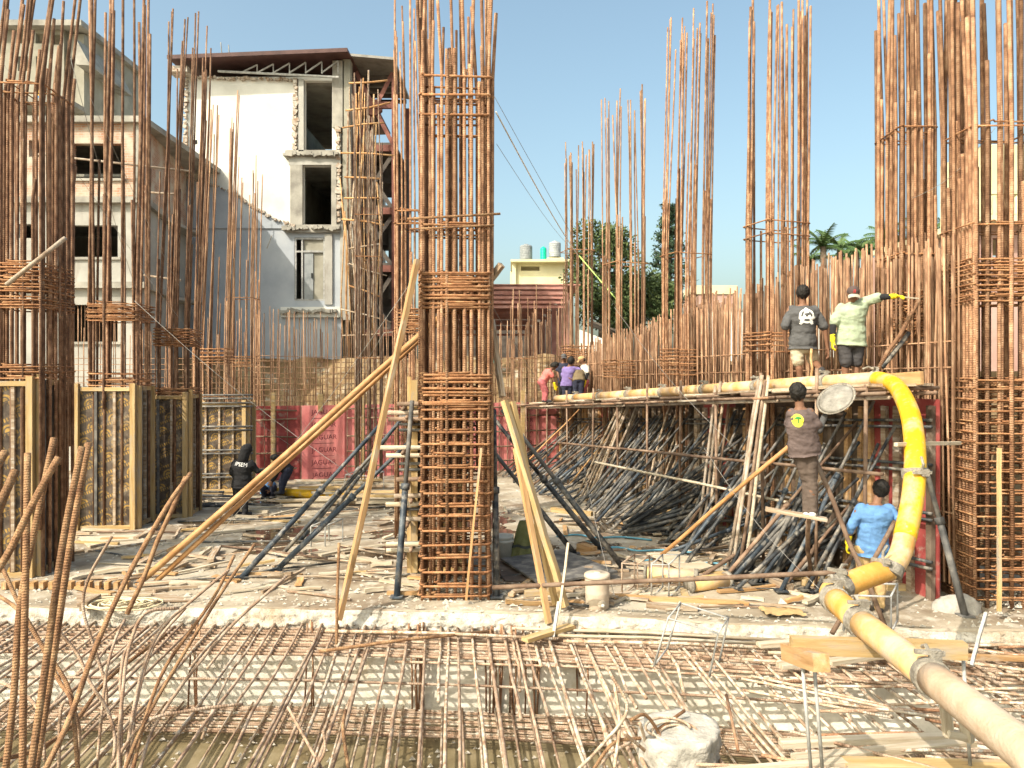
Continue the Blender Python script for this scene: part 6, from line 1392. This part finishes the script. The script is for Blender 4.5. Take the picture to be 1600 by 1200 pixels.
def decal(name, me2, target, c, rt, upv, dirv, mat_, parent, off=.006):
    bm = bmesh.new(); bm.from_mesh(me2)
    bmesh.ops.triangulate(bm, faces=bm.faces); 
    for _ in range(2):
        es = [e for e in bm.edges if e.calc_length() > .022]
        if es: bmesh.ops.subdivide_edges(bm, edges=es, cuts=1); bmesh.ops.triangulate(bm, faces=bm.faces)
    tr = BVHTree.FromPolygons([v.co.copy() for v in target.data.vertices], [tuple(p.vertices) for p in target.data.polygons])
    for v in bm.verts:
        o_ = c + rt * v.co.x + upv * v.co.y; hit = tr.ray_cast(o_ - dirv * .6, dirv)
        v.co = (hit[0] - dirv * off) if hit[0] is not None else o_
    out = bpy.data.meshes.new(name); bm.to_mesh(out); bm.free(); return ob(name, out, mat_, parent)
def poly_ring(r0, r1, n=28, sx=1.0):
    b = B()
    for r in (r0, r1): b.v += [Vector((r * sx * math.cos(2 * math.pi * i / n), r * math.sin(2 * math.pi * i / n), 0)) for i in range(n)]
    b.f = [(i, (i + 1) % n, (i + 1) % n + n, i + n) for i in range(n)]; return b
def stroke(b, a, c, w):
    a, c = Vector((*a, 0)), Vector((*c, 0)); dd = (c - a).normalized(); nn = Vector((-dd.y, dd.x, 0)) * w / 2; k = len(b.v); b.v += [a - nn, c - nn, c + nn, a + nn]; b.f.append((k, k + 1, k + 2, k + 3))
Yf = Vector((0, 1, 0)); Zu = Vector((0, 0, 1)); Xr = Vector((1, 0, 0))
# the man in grey on the platform, seen from behind
t, K, st, hd = person('worker in grey t-shirt with white emblem and pale shorts stepping along the platform', 12.2, dict(head=(1254, 457), neck=(1254, 472), sl=(1235, 482), sr=(1274, 482), el=(1226, 512, -.03), er=(1289, 514, -.03), wl=(1228, 541, .08), wr=(1293, 545, -.02), hl=(1244, 536), hr=(1265, 536), kl=(1247, 566, -.02), kr=(1271, 564, .10), al=(1251, 597), ar=(1284, 580, -.28), rfoot=(1287, 588, -.32)), (0, 1), 'c_grey', 'c_cream', .95, .95, 'c_charcoal', None, shirt_wide=1.18, trouser_wide=1.1)
b = poly_ring(.085, .115, 30, 1.05); stroke(b, (-.095, -.13), (.012, .13), .04); stroke(b, (.095, -.13), (-.012, .13), .04); stroke(b, (-.12, -.028), (.14, -.028), .036); stroke(b, (-.10, -.08), (-.06, -.12), .03); stroke(b, (.10, -.08), (.06, -.12), .03)
decal('emblem', b.mesh('emblem'), st, (K['sl'] + K['sr']) / 2 - Zu * .13, Xr, Zu, Yf, 'p_white', t)
# the man in the cap, facing the viewer, arm stretched to the cage
t, K, st, hd = person('worker in a cap, pale green shirt and yellow gloves reaching out to the rebar cage', 11.2, dict(head=(1333, 458, -.08), neck=(1331, 472, -.02), sl=(1312, 480), sr=(1350, 470), el=(1302, 508, -.02), er=(1378, 464, -.22), wl=(1301, 530, -.06), wr=(1398, 463, -.45), hl=(1318, 528), hr=(1341, 528), kl=(1322, 566, -.04), kr=(1338, 565), al=(1319, 597), ar=(1337, 597)), (-.25, -1), 'c_mint', 'c_charcoal', .85, 1.0, None, 'c_yellow', cap=('c_cap', 'c_capvisor'), undersleeve='c_black', shirt_wide=1.16, trouser_wide=1.05, hem=.06, curl=.6)
hc, hf, hu, hs_ = hd
cp = [c for c in t.children if c.name.startswith('cap')][0]
decal('cap_letter', text_mesh('B', .075), cp, hc + hu * .062, -hs_, hu, -hf, 'p_red', cp, .004)
wr = K['wr'] + Vector(t.location)
tag(beam_o('pointing_stick', wr + Vector((.06, -.02, -.01)), wr + Vector((.32, -.02, -.03)), .03, .02, 'wood_pale'), 'short pale stick held out in the yellow glove of the worker in the cap', 'stick')
# the climbing man with the pan
t, K, st, hd = person('worker in brown shirt with yellow back emblem climbing with a pan', 9.4, dict(head=(1247, 613), neck=(1248, 631), sl=(1236, 644), sr=(1266, 643, -.06), el=(1233, 672, .14), er=(1279, 672, -.06), wl=(1246, 680, .30), wr=(1290, 647, .02), hl=(1248, 702), hr=(1265, 700), kl=(1262, 753, .02), kr=(1268, 752, -.02), al=(1261, 800, 0), ar=(1270, 800, -.05)), (.55, 1), 'c_brown', 'c_brown2', .8, 2.0, 'c_white', None, undersleeve='c_grey', shirt_wide=1.06, trouser_wide=1.02, curl=.8)
b = B(); k = 24; b.v = [Vector((0, 0, 0))] + [Vector((.058 * math.cos(2 * math.pi * i / k), .080 * math.sin(2 * math.pi * i / k), 0)) for i in range(k)]; b.f = [(0, 1 + i, 1 + (i + 1) % k) for i in range(k)]
c0 = (K['sl'] + K['sr']) / 2 - Zu * .10 - Xr * .075
em = decal('emblem', b.mesh('emblem'), st, c0, Xr, Zu, Yf, 'p_lime', t)
b = B(); k = 14; b.v = [Vector((0, .02, 0))] + [Vector((.036 * (1 + .15 * math.sin(5 * i)) * math.cos(math.pi * i / k), .015 + .036 * math.sin(math.pi * i / k), 0)) for i in range(k + 1)]; b.f = [(0, 1 + i, 2 + i) for i in range(k)]; stroke(b, (0, -.03), (0, .02), .01)
decal('emblem_tree', b.mesh('emblem'), st, c0, Xr, Zu, Yf, 'p_green', t, .010)
pc = P(1306, 623, 9.35); t = thing('cement_pan', 'round shallow pan of wet cement held up by the climbing worker', 'pan', pc); ax = Vector((-.62, -.45, .62)).normalized(); M3 = ax.to_track_quat('Z', 'Y').to_euler()
ob('pan', B().lathe([(.10, -.075), (.19, -.05), (.235, .0), (.245, .006), (.225, .008), (.18, -.035)], 28), 'clamp', t, (0, 0, 0), M3, smooth=True)
b = B(); b.lathe([(.226, -.004), (.19, .014), (.12, .03), (.05, .036), (.005, .038)], 28, caps=True)
for v in b.v: v.z += .006 * nz3(v, 14)
ob('wet_cement', b, 'wet_cement', t, (0, 0, 0), M3, smooth=True)
# the man in blue by the hose
person('worker in a bright blue shirt and tan trousers, back turned, holding the pump hose', 9.9, dict(head=(1376, 764, .04), neck=(1374, 781, .03), sl=(1343, 793), sr=(1391, 793), el=(1330, 822, -.04), er=(1404, 812, -.06), wl=(1325, 846, .02), wr=(1412, 812, -.35), hl=(1350, 856), hr=(1375, 856), kl=(1350, 905, .03), kr=(1374, 905, .05), al=(1350, 948), ar=(1374, 948)), (.25, 1), 'c_blue', 'c_tan', 1.35, 2.0, 'c_charcoal', 'c_yellow', shirt_wide=1.13, trouser_wide=1.2, curl=.7)
# the two men in black
t, K, st, hd = person('worker in a black hooded top with white lettering on the back, standing on the slab', 16.5, dict(head=(386, 702, .02), neck=(382, 714), sl=(366, 722), sr=(394, 722), el=(362, 738, -.02), er=(402, 736, .05), wl=(368, 748, .25), wr=(414, 735, .15), hl=(370, 756), hr=(385, 756), kl=(371, 782), kr=(382, 781, .05), al=(369, 801), ar=(383, 801)), (.5, 1), 'c_black', 'c_black', 2.0, 2.0, 'c_charcoal', None, vox=.012, hood=True, shirt_wide=1.15, trouser_wide=1.1)
decal('lettering', text_mesh('IPSEM', .11), st, (K['sl'] + K['sr']) / 2 - Zu * .04 - Xr * .0, (Xr - Zu * .12).normalized(), Zu, Yf, 'p_white', t)
person('worker in dark clothes bending over by the red printed board', 18.6, dict(head=(431, 716), neck=(437, 720), sl=(436, 722, .16), sr=(440, 723, -.16), el=(430, 738, .16), er=(432, 740, -.18), wl=(424, 750, .1), wr=(426, 752, -.16), hl=(450, 735, .1), hr=(450, 736, -.1), kl=(440, 753, .12), kr=(443, 754, -.12), al=(440, 768, .12), ar=(440, 768, -.12)), (-1, .1), 'c_black', 'c_navy', 2.0, 2.0, 'c_charcoal', None, vox=.014, shirt_wide=1.1)
person('worker squatting low in blue beside the bending worker', 18.9, dict(head=(420, 742), neck=(419, 748), sl=(414, 751), sr=(424, 751), el=(411, 758, -.1), er=(428, 758, -.1), wl=(416, 764, -.2), wr=(424, 764, -.2), hl=(415, 768), hr=(423, 768), kl=(411, 762, -.3), kr=(428, 762, -.3), al=(413, 774, -.15), ar=(426, 774, -.15)), (0, -1), 'c_blue', 'c_navy', 1.0, 2.0, 'c_charcoal', None, vox=.014, shirt_wide=1.0)
# the group at the far end of the platform
DG = 22.2
person('worker in pink top and rose trousers stooping at the far end of the platform', DG, dict(head=(867, 571), neck=(862, 576), sl=(858, 579, .16), sr=(860, 579, -.16), el=(863, 590, .16), er=(864, 590, -.16), wl=(866, 601, .12), wr=(867, 602, -.12), hl=(847, 597, .1), hr=(848, 597, -.1), kl=(851, 612, .1), kr=(853, 612, -.1), al=(850, 625, .1), ar=(852, 625, -.1)), (1, 0), 'c_pink', 'c_rose', .8, 2.0, 'c_charcoal', 'c_yellow', vox=.018)
person('worker in a violet shirt with back turned, middle of the far group', DG - .1, dict(head=(892, 564), neck=(890, 570), sl=(881, 575), sr=(898, 574), el=(879, 586), er=(906, 578), wl=(888, 590, -.1), wr=(909, 584, .2), hl=(882, 599), hr=(890, 599), kl=(882, 611), kr=(890, 611), al=(882, 622), ar=(890, 622)), (.2, 1), 'c_violet', 'c_navy', 1.6, 2.0, 'c_charcoal', None, vox=.018)
person('worker in a brown jacket bent forward in the far group', DG - .2, dict(head=(905, 577, .35), neck=(904, 578, .25), sl=(898, 580, .15), sr=(910, 580, .15), el=(898, 592, .25), er=(911, 592, .25), wl=(900, 600, .35), wr=(908, 600, .35), hl=(900, 594), hr=(908, 594), kl=(899, 608), kr=(908, 608), al=(899, 621), ar=(908, 621)), (0, 1), 'c_olive', 'c_navy', 1.6, 2.0, 'c_charcoal', None, vox=.018)
person('worker in white shirt, tan cap and yellow gloves in the far group', DG + .1, dict(head=(909, 562), neck=(911, 567), sl=(911, 571, .16), sr=(917, 571, -.16), el=(913, 584, .2), er=(918, 584, -.2), wl=(912, 595, .15), wr=(914, 597, -.2), hl=(913, 596, .1), hr=(915, 596, -.1), kl=(911, 609, .1), kr=(912, 609, -.1), al=(912, 622, .1), ar=(911, 622, -.1)), (-1, 0), 'c_white', 'c_rose', .8, 2.0, 'c_charcoal', 'c_yellow', vox=.018, undersleeve='c_black', cap=('c_tan', 'c_tan'))
person('worker in a dark patterned shirt half hidden behind the violet one', DG + .7, dict(head=(881, 558), neck=(881, 565), sl=(873, 569), sr=(888, 569), el=(871, 580), er=(890, 580), wl=(873, 589, -.1), wr=(888, 589, -.1), hl=(877, 594), hr=(885, 594), kl=(877, 608), kr=(885, 608), al=(877, 621), ar=(885, 621)), (0, -1), 'c_navy', 'c_black', .9, 2.0, 'c_charcoal', None, vox=.018, cap=('c_grey', 'c_grey'))

bpy.data.scenes.remove(WS)
